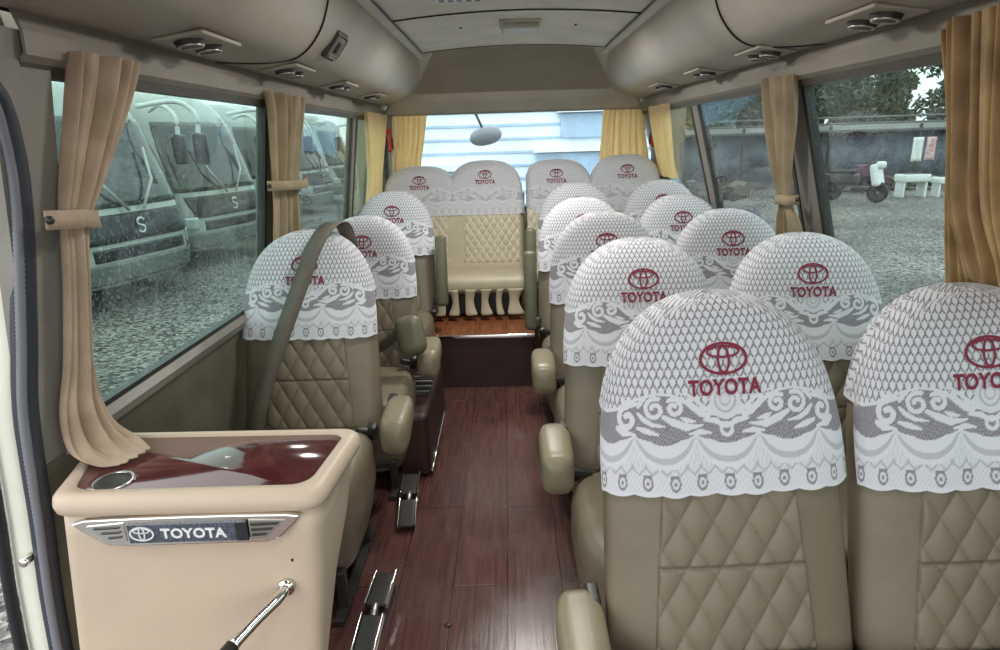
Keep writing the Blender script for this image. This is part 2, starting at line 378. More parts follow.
def build_backrest():
    P, nf = seat_shell(40, 30, 44, 0, .40, None)
    return grid_mesh('backrest', P, True, True)
def build_quilt(z0=.43, z1=.755, dia=(.066,.105), seam=.597, nx=90, nz=150):
    z = np.linspace(z0, z1, nz)[:, None]+0*np.zeros((1, nx)); u = np.linspace(-1, 1, nx)[None, :]
    hw = np.interp(z, [.43,.6,.72,.9], [.158,.143,.131,.125]); x = u*hw
    a = x/dia[0]+z/dia[1]; b = x/dia[0]-z/dia[1]
    h = (np.abs(np.sin(PI*a))*np.abs(np.sin(PI*b)))**.42*.0085
    edge = np.clip((1-np.abs(u))/.05, 0, 1)*np.clip(np.abs(z-seam)/.008, 0, 1)*np.clip((z-z0)/.01, 0, 1)*np.clip((z1-z)/.01, 0, 1)
    h = h*edge**.5
    y = yfront(x, z)-.0015-h
    y = np.where((np.abs(u) > .985), yfront(x, z)+.004, y)
    stc = np.maximum(np.clip((.09-np.minimum(np.abs(np.sin(PI*a)), np.abs(np.sin(PI*b))))/.08, 0, 1)*.7, 1-np.clip(edge*1.3, 0, 1))
    return grid_mesh('quilted_panel', np.stack([x, y, z], -1), attr=('stitch', stc))
def build_cover():
    P, nf = seat_shell(340, 60, 300, .0075, .742, .885, True)
    # soft drape: slight waves toward the hem
    z = P[..., 2]; x = P[..., 0]; k = np.clip((.9-z)/.16, 0, 1)
    P[..., 1] += np.where(P[..., 1] < -REC*(1.1-z)+.058, -1, 1)*k*(.0085+.003*np.sin(x*46))
    P[..., 0] *= 1+.018*k
    xx = P[..., 0]/(1+.018*k); w = wz(np.minimum(z, ZT-1e-4))+.0075
    back = np.clip(P[..., 1]+REC*(1.1-z)+.012, 0, .2); sh = np.clip(np.abs(xx)/w, 0, 1)**4
    return grid_mesh('lace_cover', P, True, 'top', attr=('lace', lace(xx+np.sign(xx)*back*sh, z+back*(1-sh)*np.clip((z-.95)/.1, 0, 1))))
def conform(V, F, zc, off, yfun=None, dx=0):
    x = V[:,0]+dx; z = V[:,1]+zc
    y = (yfun or (lambda a, b: yfront(a, b, off=.0075)))(x, z)-off
    me = bpy.data.meshes.new('emblem'); me.from_pydata(np.stack([x, y, z], -1).tolist(), [], [list(f) for f in F]); me.update(); return me

_emb = merge2d([(emblem2d()[0]+np.array([0,.052]), emblem2d()[1]), TXT])
ME_BACK, ME_QUILT, ME_COVER = build_backrest(), build_quilt(), build_cover()
ME_EMB = conform(_emb[0], _emb[1], .936, .003)
for me_, mm_ in ((ME_BACK,'leather'),(ME_QUILT,'leather_quilt'),(ME_COVER,'lace'),(ME_EMB,'maroon')):
    me_.materials.append(M[mm_])
    for p in me_.polygons: p.use_smooth = True
def child(name, me, parent):
    o = bpy.data.objects.new(name, me); C.objects.link(o); o.parent = parent; return o

def cushion_mesh():
    nz, n = 26, 56; P = []
    for i in range(nz):
        t = i/(nz-1); z = .10+.345*t
        # plan half sizes; tucks in towards the bottom, rolls over at the top
        k = (1-abs(2*max(t,.62)-1.24)/.76**1) if False else 1
        top = math.sqrt(max(0, 1-max(0, (t-.78)/.22)**2)) if t > .78 else 1
        hw = .238*(.80+.2*min(1, t/.55)**.7)*(.86+.14*top); hl = .225*(.70+.3*min(1, t/.6)**.8)*(.85+.15*top)
        ring = []
        for j in range(n):
            a = 2*PI*j/n; c, s = math.cos(a), math.sin(a)
            ring.append((hw*math.copysign(abs(c)**.42, c), -.40+.02*(1-t)+hl*math.copysign(abs(s)**.42, s), z+.012*top*(1 if t > .9 else 0)*(-math.sin(a))))
        P.append(ring)
    return grid_mesh('cushion', np.array(P), True, True)
ME_CUSH = cushion_mesh(); ME_CUSH.materials.append(M['leather'])
for p in ME_CUSH.polygons: p.use_smooth = True
def rbox_mesh(name, c, s, r, m, seg=4, rot=None, taper=None):
    bm = bmesh.new(); add_box(bm, c, s, r, seg, rot, taper); me = bm_mesh(bm, name); me.materials.append(M[m])
    for p in me.polygons: p.use_smooth = True
    return me
# armrest folded down: thick rounded pad; origin at its pivot
def arm_mesh(m):
    P = []; n = 30; K = 22
    for i in range(K):
        t = i/(K-1); y = .02-.22*t
        e = math.sqrt(max(0.0, 1-(2*t-1)**6)); w = .050*(.35+.65*e)*(1 if t > .3 else .85+.15*t/.3); h = (.036+.034*t)*(.3+.7*e)
        P.append([(w*math.copysign(abs(math.cos(a))**.55, math.cos(a)), y, -.035-.05*t+h*math.copysign(abs(math.sin(a))**.55, math.sin(a))) for a in [2*PI*j/n for j in range(n)]])
    me = grid_mesh('armrest', np.array(P), True, True); me.materials.append(M[m])
    for p in me.polygons: p.use_smooth = True
    return me
ME_ARM = arm_mesh('leather_arm'); ME_ARMD = arm_mesh('leather_green')
ME_ARMUP = rbox_mesh('armrest', (0,0,.16), (.062,.075,.40), .02, 'leather_green')
ME_PIV = rbox_mesh('armrest_bracket', (0,0,0), (.03,.06,.05), .008, 'dark')
def base_mesh():
    bm = bmesh.new()
    for sx in (-.17, .17):
        add_box(bm, (sx,-.40,.012), (.035,.46,.024), .004, 1)
        for y in (-.56, -.24): add_box(bm, (sx,y,.085), (.03,.035,.13), .004, 1)
    for y in (-.56, -.24): add_box(bm, (0,y,.13), (.36,.03,.03), .004, 1)
    me = bm_mesh(bm, 'base'); me.materials.append(M['dark']); return me
ME_BASE = base_mesh()
def belt_buckle(parent, side):
    bm = bmesh.new()
    add_box(bm, (side*.225,-.215,.445), (.03,.03,.07), .006, 2, rot=(.5,side*.2,0)); add_box(bm, (side*.20,-.235,.455), (.06,.02,.025), .005, 2, rot=(.2,.3,.3))
    return link('belt_buckle', bm_mesh(bm, 'belt_buckle'), 'dark', parent)

def make_seat(x, y, side, label, arm='down', zoff=0, rz=0., recl=0.):
    t = empty('passenger_seat', (x, y, 0), rz); tag(t, label, 'seat', 'passenger seats with lace headrest covers')
    b = child('backrest', ME_BACK, t); b.location.z = zoff
    q = child('quilted_panel', ME_QUILT, b)
    c = child('lace_cover', ME_COVER, t); c.location.z = zoff
    e = child('printed_emblem', ME_EMB, c); tag(e, 'maroon printed oval emblem over lettering')
    child('seat_cushion', ME_CUSH, t).location.z = zoff
    child('seat_base', ME_BASE, t)
    if arm:
        if arm == 'up':
            a = child('armrest', ME_ARMUP, t); a.location = (side*.283, -.20, .50+zoff); a.rotation_euler[0] = R(-9)
            p = child('bracket', ME_PIV, a); p.location = (-side*.035, .0, 0)
        else:
            a = child('armrest', ME_ARMD if arm == 'dark' else ME_ARM, t); a.location = (side*.285+.012, -.10, .553+zoff)
            p = child('bracket', ME_PIV, a); p.location = (-side*.03, .0, -.03)
        belt_buckle(t, side)
    return t
ra = make_seat(.440, 1.136, -1, 'beige quilted seat nearest the camera, beside the aisle, whole lace cover in view')
rw = make_seat(.940, 1.136, 0, 'beige quilted seat at the right edge of the photo, lace lettering cut off', None)
make_seat(.400, 1.82, -1, 'second seat back in the row right of the aisle, lace cover over its top')
make_seat(.906, 1.83, 0, 'window seat under the right hand window, bright lace cover seen against wet gravel', None)
make_seat(.405, 2.53, -1, 'third seat back in the row right of the aisle, lettering mostly hidden')
make_seat(.908, 2.50, 0, 'third window seat back on the right, beside the tied curtain', None)
make_seat(.39, 3.18, -1, 'fourth aisle seat on the right, only top of its grey lace cover showing', 'up')
make_seat(.90, 3.19, 0, 'fourth window seat back on the right, emblem half hidden behind another seat', None)
t5a = make_seat(.415, 3.69, -1, 'fifth aisle seat on the right, dark crumpled lace top in front of rear bench', 'up', .042)
t5b = make_seat(.92, 3.69, 0, 'fifth window seat on the right, plain lace top just before rear bench', None, .042)
for ch in ra.children:
    if ch.name.startswith('armrest'): ch.location.x -= .024; ch.location.z -= .03
ra.rotation_euler[1] = rw.rotation_euler[1] = R(-2.1)
for t in (t5a, t5b):
    for ch in t.children:
        if ch.name.startswith(('seat_cushion','seat_base')): ch.scale.y = .45
L1 = make_seat(-.71, 2.12, 1, 'single seat behind the beige console with a seat belt lying across its lace cover', 'down', .012)
L2 = make_seat(-.665, 2.79, 1, 'second single seat on the left, lace cover partly behind the belted seat', 'down', -.02)
make_seat(-.665, 3.58, 1, 'rearmost single seat on the left with its armrest folded upright', 'up', .03)

# shoulder belt on the first single seat
def strap(name, pts, width, m, parent, side=Vector((1,0,0)), thick=.003, k=8):
    P = smooth_path(pts, k); rows = []
    for i, p in enumerate(P):
        t = (P[min(i+1,len(P)-1)]-P[max(i-1,0)]).normalized()
        s = (side - t*side.dot(t)).normalized()*width/2; rows.append([list(p-s), list(p+s)])
    o = link(name, grid_mesh(name, np.array(rows)), m, parent)
    md = o.modifiers.new('thick', 'SOLIDIFY'); md.thickness = thick; md.offset = 0; return o
M['belt'] = mat('seat_belt_webbing', (.105,.09,.068), .6, noise=.15, nscale=40, bump=.4, bscale=900)
strap('shoulder_belt', [(.125,.17,.9),(.125,.12,1.04),(.115,.075,1.122),(.09,.0,1.128),(.055,-.075,1.07),(0,-.135,.93),(-.06,-.185,.78),(-.115,-.225,.64),(-.15,-.255,.53),(-.17,-.26,.46)], .056, 'belt', L1)
for ch in L1.children:
    if ch.name.startswith('armrest'): ch.location.x += .012; ch.location.z -= .035
rc = child('belt_retractor_cover', rbox_mesh('belt_retractor_cover', (0,0,0), (.125,.08,.18), .045, 'leather_green', 5), L2); rc.location = (.235, -.30, .60); rc.rotation_euler = (R(-20), R(-12), 0)
tag(rc, 'dark olive belt retractor cover')
strap('lap_belt', [(.06,-.17,.50),(.12,-.25,.555),(.18,-.30,.61),(.22,-.32,.63)], .045, 'belt', L2, Vector((0,0,1)))
# ------------------------------------------------------------------ rear bench seats (two pairs)
def bench(name, x0, x1, humps, saddle, hem, label, cx_emb, cush_y=(3.62,4.1)):
    t = empty(name, ((x0+x1)/2, 4.13, .318)); tag(t, label, 'bench seat', 'rear bench seats')
    ox, oy, oz = (x0+x1)/2, 4.13, .318
    def h(x):
        xm = (humps[0][0]+humps[1][0])/2; hh = np.full(x.shape, 0.)
        for (c, z) in humps:
            q = np.clip(np.abs(x-c)/.245, 0, 1); hh = np.maximum(hh, saddle-.10+(z-saddle+.10)*(1-q**2.7)**(1/2.7))
        mid = (x > humps[0][0]) & (x < humps[1][0]); hh = np.where(mid, np.maximum(hh, saddle), hh)
        q = np.clip(np.minimum(x-x0, x1-x)/.03, 0, 1); return hh-.03*(1-np.sqrt(1-(1-q)**2))
    def shell(off, z0, nx, nv, scal=False):
        th = np.linspace(-PI/2, PI/2, nx); x = (x0+x1)/2+((x1-x0)/2+off)*np.sin(th)*1.0
        x = (x0+x1)/2+((x1-x0)/2+off)*np.clip(np.linspace(-1,1,nx)*1.0, -1, 1)
        hx = h(np.clip(x, x0, x1))+off; T = .06+off
        endr = np.clip(np.minimum(x-x0+off, x1+off-x)/.045, 0, 1); tk = T*np.sqrt(1-(1-endr)**2)+.001
        v = np.linspace(0, 1, nv); rows = []
        for vv in v:
            # 0..0.55 front up, 0.55..0.7 over the top, 0.7..1 down the back
            if vv < .62:
                f = vv/.62; zz0 = z0-(.005*np.abs(np.sin(PI*x/.045)) if scal else 0); z = zz0+(hx-tk-zz0)*f; y = -tk
            elif vv < .8:
                a = (vv-.62)/.18*PI; z = hx-tk+tk*np.sin(a); y = -tk*np.cos(a)
            else:
                f = (vv-.8)/.2; z = hx-tk-(hx-tk-(z0+(.12 if scal else 0)))*f; y = tk
            rows.append(np.stack([x-ox, y+.03-REC*.8*(1.25-z)+0*x, z-oz], -1))
        return np.array(rows)
    b = link('backrest', grid_mesh('backrest', shell(0, .58, 60, 50)), 'leather_pale', t)
    P = shell(.008, hem, 300, 190, True)
    X = P[...,0]+ox; Z = P[...,2]+oz; near = np.where(np.abs(X-humps[0][0]) < np.abs(X-humps[1][0]), X-humps[0][0], X-humps[1][0])
    c = link('lace_cover', grid_mesh('lace_cover', P, attr=('lace', lace(near*1.05, (Z-hem)*1.1+.742)*.5)), 'lace', t)
    for (hx_, hz_) in humps:
        V, F = _emb; V = V*np.array([.95,.9]); x = V[:,0]+hx_; z = V[:,1]+hz_-.125
        y = -.068+.03-REC*.8*(1.25-z)-.004
        me = bpy.data.meshes.new('printed_emblem'); me.from_pydata(np.stack([x-ox, y, z-oz], -1).tolist(), [], [list(f) for f in F]); me.update()
        tag(link('printed_emblem', me, 'maroon', c, False), 'maroon printed oval emblem over lettering')
    # quilted panels between plain leather strips
    for (hx_, hz_) in humps:
        nx, nz = 80, 90; z = np.linspace(.62, hem+.03, nz)[:,None]+np.zeros((1,nx)); u = np.linspace(-1,1,nx)[None]; x = hx_+(.035 if hx_ == humps[1][0] else -.01)+u*.185+0*z
        a = (x-hx_)/.05+z/.075; bb = (x-hx_)/.05-z/.075; e = np.clip((1-np.abs(u))/.05,0,1)*np.clip((z-.62)/.01,0,1)
        hgt = (np.abs(np.sin(PI*a))*np.abs(np.sin(PI*bb)))**.45*.008*e; y = -.061+.03-REC*.8*(1.25-z)-hgt
        stc = np.clip((.16-np.minimum(np.abs(np.sin(PI*a)), np.abs(np.sin(PI*bb))))/.1,0,1)
        link('quilted_panel', grid_mesh('quilted_panel', np.stack([x-ox, y, z-oz], -1), attr=('stitch', stc)), 'leather_pale', b)
    # cushion
    cy = (cush_y[0]+cush_y[1])/2
    box('seat_cushion', (0, cy-oy, .545-oz), (x1-x0-.01, cush_y[1]-cush_y[0], .11), 'leather_pale', t, .045, 5)
    # frame under the cushion and bunched fabric straps of the skirt
    box('seat_frame', (0, cy-oy+.06, .40-oz), (x1-x0-.06, .30, .16), 'dark', t, .01, 2)
    return t
lb = bench('rear_bench', -.815, .108, [(-.57,1.232),(-.14,1.258)], 1.12, .93, 'cream left rear bench seat, one lace cover draped over both its humps', 0)
rb_ = bench('rear_bench', .135, 1.0, [(.325,1.252),(.785,1.268)], 1.10, .93, 'rear bench seat by the right rear curtain, two lace covered humps, mostly hidden by seats', 0, (3.82,4.1))
# pleated skirt straps under the left bench cushion
for i, xc in enumerate([-.43,-.345,-.235,-.14,-.055,.04]):
    w = [.028,.03,.034,.034,.02,.05][i]; rows = []
    for k in range(14):
        t = k/13; z = .525-.165*t; pinch = 1-.45*math.sin(PI*min(1, t*1.1))*(1 if i % 2 else .6); sh = .012*math.sin(PI*t)*(1 if i in (0,1) else -1)
        rows.append([(xc+sh+w*pinch*u+.461-.108/1*0-.107, 3.615+.012*math.sin(PI*t)-.008*math.cos(u*PI/2)-4.13, z-.318) for u in np.linspace(-1,1,9)])
    o = link('skirt_strap', grid_mesh('skirt_strap', np.array(rows)), 'leather_pale', lb); md = o.modifiers.new('t','SOLIDIFY'); md.thickness = .006

# ------------------------------------------------------------------ shell of the vehicle
def XL(z): return -.84-.1497*(1.545-z)
def XR(z): return .95+.272*(1.545-z)
FLOORX = (-1.06, 1.24)
fl = struct(box('floor', (.09, 1.7, -.03), (2.34, 5.6, .06), 'floor'))
# rear platform with riser and metal nosing
struct(box('trim_1', (-.16, 3.50, .158), (.58, .34, .314), 'riser'))
struct(box('trim_2', (-.16, 3.505, .318), (.60, .35, .012), 'floor2'))
struct(box('trim_3', (-.16, 3.325, .316), (.60, .012, .022), 'chrome', r=.003, seg=1))
struct(box('trim_4', (.09, 4.06, .158), (2.2, .76, .316), 'floor2'))

def side_sheet(name, side, segs, y0, y1, m, off=.0, ny=2, parent=None, thick=.012):
    """sheet along Y through the (x,z) points"""
    ys = np.linspace(y0, y1, ny); P = np.array([[(x, y, z) for y in ys] for (x, z) in segs])
    o = link(name, grid_mesh(name, P), m, parent, smooth=len(segs) > 4)
    md = o.modifiers.new('t', 'SOLIDIFY'); md.thickness = thick; md.offset = 0
    return o
YB, YF = 4.45, .92
# lower side walls
struct(side_sheet('wall_left', -1, [(XL(.80)-.006,.80),(-.965,.77),(-.985,.73),(-1.0,.4),(-1.04,0)], 1.075, YB, 'lowerwall'))
struct(side_sheet('wall_right', 1, [(XR(.80)+.006,.80),(1.195,.76),(1.25,.4),(1.27,0)], -.9, YB, 'lowerwall'))
struct(side_sheet('trim_5', -1, [(XL(.79)+.012,.79),(XL(.815)+.022,.815),(XL(.83)+.006,.832),(XL(.84)-.01,.838)], 1.14, YB, 'pillar', thick=.006))
struct(side_sheet('trim_6', 1, [(XR(.79)-.012,.79),(XR(.815)-.022,.815),(XR(.83)-.006,.832),(XR(.84)+.01,.838)], -.9, YB, 'pillar', thick=.006))
# window head valances
for side, XF, nm in ((-1, XL, 'trim_7'), (1, XR, 'trim_8')):
    s = -side
    struct(side_sheet(nm, side, [(XF(1.552)+s*.012,1.552),(XF(1.56)+s*.024,1.562),(XF(1.60)+s*.02,1.60),(XF(1.635)+s*.004,1.636)], 1.12 if side < 0 else -.9, YB, 'trim', thick=.006))
    struct(side_sheet('trim_9' if side < 0 else 'trim_10', side, [(XF(1.53)+s*.006,1.53),(XF(1.556)+s*.01,1.556)], 1.12 if side < 0 else -.9, YB, 'bronze', thick=.008))
# pillars between the windows (leaning with the wall)
def lean_panel(name, side, XF, ya, yb, za, zb, m, inset=.0, thick=.03, kind='structure'):
    s = -side
    pts = [(XF(za)+s*inset, ya[0], za), (XF(za)+s*inset, yb[0], za), (XF(zb)+s*inset, yb[1], zb), (XF(zb)+s*inset, ya[1], zb)]
    o = poly(name, pts, m, None, thick, normal=(side,0,0))
    if kind: o['kind'] = kind
    return o
for i, (a, b) in enumerate([(2.25,2.62),(3.52,3.63),(4.33,4.46)]):
    lean_panel(f'trim_{11+i}', -1, XL, (a,a), (b,b), .83, 1.56, 'pillar', .004)
for i, (a, b) in enumerate([(2.08,2.24),(3.18,3.31),(4.2,4.46)]):
    lean_panel(f'trim_{14+i}', 1, XR, (a,a), (b,b), .83, 1.56, 'pillar', .004)
lean_panel('trim_17', -1, XL, (1.065,1.05), (1.185,1.195), .80, 1.60, 'pillar', .012)

def side_window(name, side, XF, y0, y1, gm, z0=.832, z1=1.545):
    o = None; s = -side; w = .022
    bm = bmesh.new()
    def bar(ya, yb, za, zb):
        vs = [bm.verts.new((XF(z)+s*i_, y, z)) for (y, z) in ((ya,za),(yb,za),(yb,zb),(ya,zb)) for i_ in (.008,-.02)]
        for q in ((0,2,4,6),(1,7,5,3),(0,1,3,2),(2,3,5,4),(4,5,7,6),(6,7,1,0)): bm.faces.new([vs[k] for k in q])
    bar(y0, y0+w, z0, z1); bar(y1-w, y1, z0, z1); bar(y0, y1, z0, z0+w*.7); bar(y0, y1, z1-w*.7, z1)
    o = link(name, bm_mesh(bm, name), 'frame', smooth=False); o['kind'] = 'structure'
    g = poly('glass_pane', [(XF(z0), y0+.01, z0+.005),(XF(z0), y1-.01, z0+.005),(XF(z1), y1-.01, z1-.005),(XF(z1), y0+.01, z1-.005)], gm, o, .003, normal=(side,0,0))
    return o
side_window('window_1', -1, XL, 1.175, 2.27, 'glass_left')
side_window('window_2', -1, XL, 2.61, 3.54, 'glass_left')
side_window('window_3', -1, XL, 3.62, 4.35, 'glass_left')
side_window('window_4', 1, XR, -.9, 2.09, 'glass_right')
side_window('window_5', 1, XR, 2.23, 3.2, 'glass_right')
side_window('window_6', 1, XR, 3.3, 4.22, 'glass_right')
# rear wall and window
bm = bmesh.new()
for (xa, xb, za, zb) in ((-1.06,-.80,.3,1.66),(1.04,1.25,.3,1.66),(-1.06,1.25,0,.92)): add_box(bm, ((xa+xb)/2, 4.47, (za+zb)/2), (xb-xa, .05, zb-za), .01, 2)
struct(link('wall_rear', bm_mesh(bm), 'pillar', smooth=False))
bm = bmesh.new()
for (xa, xb, za, zb) in ((-.81,-.78,.9,1.6),(1.02,1.05,.9,1.6),(-.8,1.04,1.572,1.60),(-.8,1.04,.90,.93)): add_box(bm, ((xa+xb)/2, 4.45, (za+zb)/2), (xb-xa, .03, zb-za), .006, 2)
rw = struct(link('window_7', bm_mesh(bm), 'frame', smooth=False))
box('glass_pane', (.12, 4.47, 1.25), (1.82, .004, .68), 'glass_rear', rw)
# ceiling with gentle crown
nx, ny = 30, 20; xs = np.linspace(-.47, .58, nx); ys = np.linspace(-.8, 3.58, ny)
P = np.array([[(x, y, 1.862+.03*(1-((x-.055)/.53)**2)-.012*max(0,(y-3.3)/.28)**2) for x in xs] for y in ys])
ce = struct(link('ceiling', grid_mesh('ceiling', P), 'ceiling')); md = ce.modifiers.new('t','SOLIDIFY'); md.thickness = .02; md.offset = 1
def crown(x): return 1.862+.03*(1-((x-.055)/.53)**2)
struct(strap('trim_18', [(x, 2.70, crown(x)-.003) for x in (-.46,-.3,-.1,.055,.2,.4,.57)], .010, 'black', None, Vector((0,1,0)), .004))
struct(strap('trim_19', [(x, 3.575, crown(x)-.012) for x in (-.46,-.3,-.1,.055,.2,.4,.57)], .007, 'black', None, Vector((0,1,0)), .004))
# edge rails of the ceiling
for nm, x, s in (('trim_20', -.462, 1), ('trim_21', .572, -1)):
    struct(side_sheet(nm, s, [(x-.018*s,1.85),(x-.012*s,1.846),(x+.012*s,1.85),(x+.02*s,1.862)], -.8, 3.9, 'rail', thick=.008))
for nm, x, s in (('trim_22', -.440, 1), ('trim_23', .550, -1)):
    struct(tube(nm, [(x, .3, 1.858),(x, 2, 1.858),(x,3.57,1.855)], .0035, 'black', n=6))
# side ducts
prof = [(-.475,1.866),(-.492,1.84),(-.515,1.79),(-.545,1.74),(-.585,1.698),(-.63,1.668),(-.68,1.652),(-.74,1.641),(-.80,1.636),(-.845,1.636)]
dl = struct(side_sheet('trim_24', -1, smooth2 := [(p.x, p.z) for p in smooth_path([(a,0,b) for a, b in prof], 4)], -.8, 4.42, 'duct', ny=12, thick=.006))
dr = struct(side_sheet('trim_25', 1, [(.11-x*1.0, z) for x, z in smooth2], -.8, 4.42, 'duct', ny=12, thick=.006))
def on_duct(x):   # left profile height
    for (a, za), (b, zb) in zip(smooth2, smooth2[1:]):
        if b <= x <= a: return za+(zb-za)*(a-x)/(a-b)
    return 1.63
# panel seams across the ducts
for nm, mir, yb in (('trim_26', 0, 1.93), ('trim_27', 1, 1.95)):
    pts = [((.11-x if mir else x)+(.004 if mir else -.004)*-1, yb+.13*((1.866-z)/.23)-.22*max(0,(-x-.66)/.18)**1.3, z-.004) for x, z in smooth2[2:-2]]
    struct(tube(nm, pts, .003, 'black', n=6))
# joint between duct and valance
for nm, x in (('trim_28', -.846), ('trim_29', .955)):
    struct(tube(nm, [(x+.012*(1 if x < 0 else -1), -.8, 1.633),(x+.012*(1 if x < 0 else -1), 4.4, 1.633)], .005, 'black', n=6))
# rear header
nu, nv = 60, 30; P = np.zeros((nv, nu, 3))
for j in range(nv):
    t = j/(nv-1); y = 3.575+.80*t**1.0; z = 1.868-.03*t-.275*t**1.9
    hw = .515+.37*t**1.3
    for i in range(nu):
        u = -1+2*i/(nu-1)
        inner = min(max((.86-abs(u))/.07,0),1)*min(max((t-.10)/.08,0),1)*min(max((.84-t)/.06,0),1)
        inner = inner*inner*(3-2*inner)
        P[j,i] = (.055+hw*u+.075*t*0, y+.03*inner, z+.03*(1-u*u)*(1-t)*1.0+.028*inner)
M['header_edge'] = mat('header_edge_vinyl', (.5,.46,.385), .5, noise=.12, nscale=5)
hd = struct(link('trim_30', grid_mesh('header', P), 'header_edge')); md = hd.modifiers.new('t','SOLIDIFY'); md.thickness = .012; md.offset = 1
hi = P[3:-3, 4:-4].copy()
# darker vinyl pad set in the header
Q = np.zeros((20, 40, 3))
for j in range(20):
    t = .13+.70*j/19; y = 3.575+.80*t; z = 1.868-.03*t-.275*t**1.9; hw = .515+.37*t**1.3
    for i in range(40):
        u = (-1+2*i/39)*.86*(1-.07*abs(-1+2*j/19)**8); Q[j,i] = (.055+hw*u, y+.022, z+.03*(1-u*u)*(1-t)+.022)
pad = link('header_pad', grid_mesh('header_pad', Q), 'header', hd); md = pad.modifiers.new('t','SOLIDIFY'); md.thickness = .008; md.offset = 1
for nm, x in (('trim_31', -.80), ('trim_32', 1.035)):
    struct(box(nm, (x, 4.40, 1.30), (.05,.05,.62), 'pillar', r=.015, seg=3))
# above-door header at the left front
struct(side_sheet('trim_33', -1, [(-.90,1.50),(-.868,1.535),(-.85,1.56),(-.848,1.60),(-.853,1.636)], -.8, 1.13, 'trim', thick=.008))
struct(tube('trim_34', [(-.846,.3,1.548),(-.846,1.17,1.548)], .006, 'black', n=6))

struct(box('trim_35', (-.92, .35, 1.70), (.05, 2.4, .22), 'trim'))
# ------------------------------------------------------------------ ceiling and duct fittings
def vent(side, y, label, big=1.):
    x = -.715 if side < 0 else .11+.725; z = 1.637
    t = empty('reading_light_and_air_vent', (x, y, z), 0); tag(t, label, 'air vent', 'air vents under the side ducts'); t.rotation_euler = (0, R(7)*side, 0)
    box('housing', (0,0,0), (.12,.21*big,.010), 'duct', t, .005, 2)
    for k, dy in enumerate((-.05*big, .042*big)):
        bm = bmesh.new(); bmesh.ops.create_cone(bm, cap_ends=True, segments=28, radius1=.030, radius2=.034, depth=.012)
        n = link('nozzle', bm_mesh(bm), 'dark', t, False); n.location = (0, dy, -.010)
        r2 = tube('nozzle_ring', [(.026*math.cos(a), .026*math.sin(a), 0) for a in np.linspace(0, 2*PI, 25)], .004, 'steel', n, 6); r2.location = (0,0,-.006)
        box('louvre', (0,0,-.007), (.044,.007,.006), 'trim', n)
    return t
for s, ys in ((-1, [1.56,2.19,2.83,3.5]), (1, [1.52,2.13,2.74,3.42])):
    for i, y in enumerate(ys):
        vent(s, y, f"air vent and reading light panel, {['nearest','second','third','farthest'][i]} along the {'left' if s < 0 else 'right'} overhead duct")
t = empty('duct_switch', (-.563, 2.22, 1.712)); t.rotation_euler = (0, R(-51), 0); tag(t, 'black framed oval switch on the curved face of the left duct', 'switch')
box('frame', (0,0,0), (.10,.12,.014), 'dark', t, .012, 4); box('plate', (0,0,-.008), (.080,.095,.006), 'trim', t, .01, 4); box('knob', (0,0,-.014), (.040,.045,.012), 'dark', t, .006, 3)
t = empty('ceiling_lamp', (.078, 3.0, crown(.078)-.006)); tag(t, 'small rectangular ceiling lamp with a greenish diffuser', 'lamp')
box('base', (0,0,0), (.185,.20,.012), 'rail', t, .006, 2); box('diffuser', (0,0,-.016), (.165,.17,.026), 'lens', t, .012, 4)
for y_, l_ in ((1.75, 'added unseen lamp body over the middle of the aisle, for a fill light'), (.45, 'added unseen lamp body above the front of the cabin, for a fill light')):
    c = copy_tree(t); c.location = (.07, y_, crown(.07)-.006); tag(c, l_)  # unseen lamp bodies added to carry the two forward fill lights
t = empty('ceiling_vent', (-.15, 2.37, crown(-.15)-.006)); tag(t, 'dark ribbed roof vent at the top edge of the photo', 'vent')
box('frame', (0,0,0), (.20,.11,.012), 'steel', t, .01, 3)
for k in range(5): box('slat', (-.064+.032*k, 0, -.009), (.018,.08,.008), 'dark', t)
for sx in (-.19, .33):
    tag(tube('ceiling_screw', [(sx, 3.03, crown(sx)-.001),(sx, 3.03, crown(sx)-.006)], .006, 'dark', n=10), 'small dark screw cap %s of the rear ceiling lamp' % ('left' if sx < 0 else 'right'), 'screw')
# red emergency hammers on the rear pillars
for x, y, z, l in ((-.79,4.33,1.41,'red emergency hammer on the left rear pillar'), (1.0,4.33,1.39,'red emergency hammer on the right rear pillar')):
    t = empty('emergency_hammer', (x, y, z)); tag(t, l, 'hammer')
    box('handle', (0,0,0), (.024,.024,.15), 'red', t, .008, 3); box('head', (0,-.01,.06), (.034,.05,.024), 'red', t, .006, 2); box('holder', (0,.02,-.02), (.04,.016,.08), 'dark', t, .004, 2)

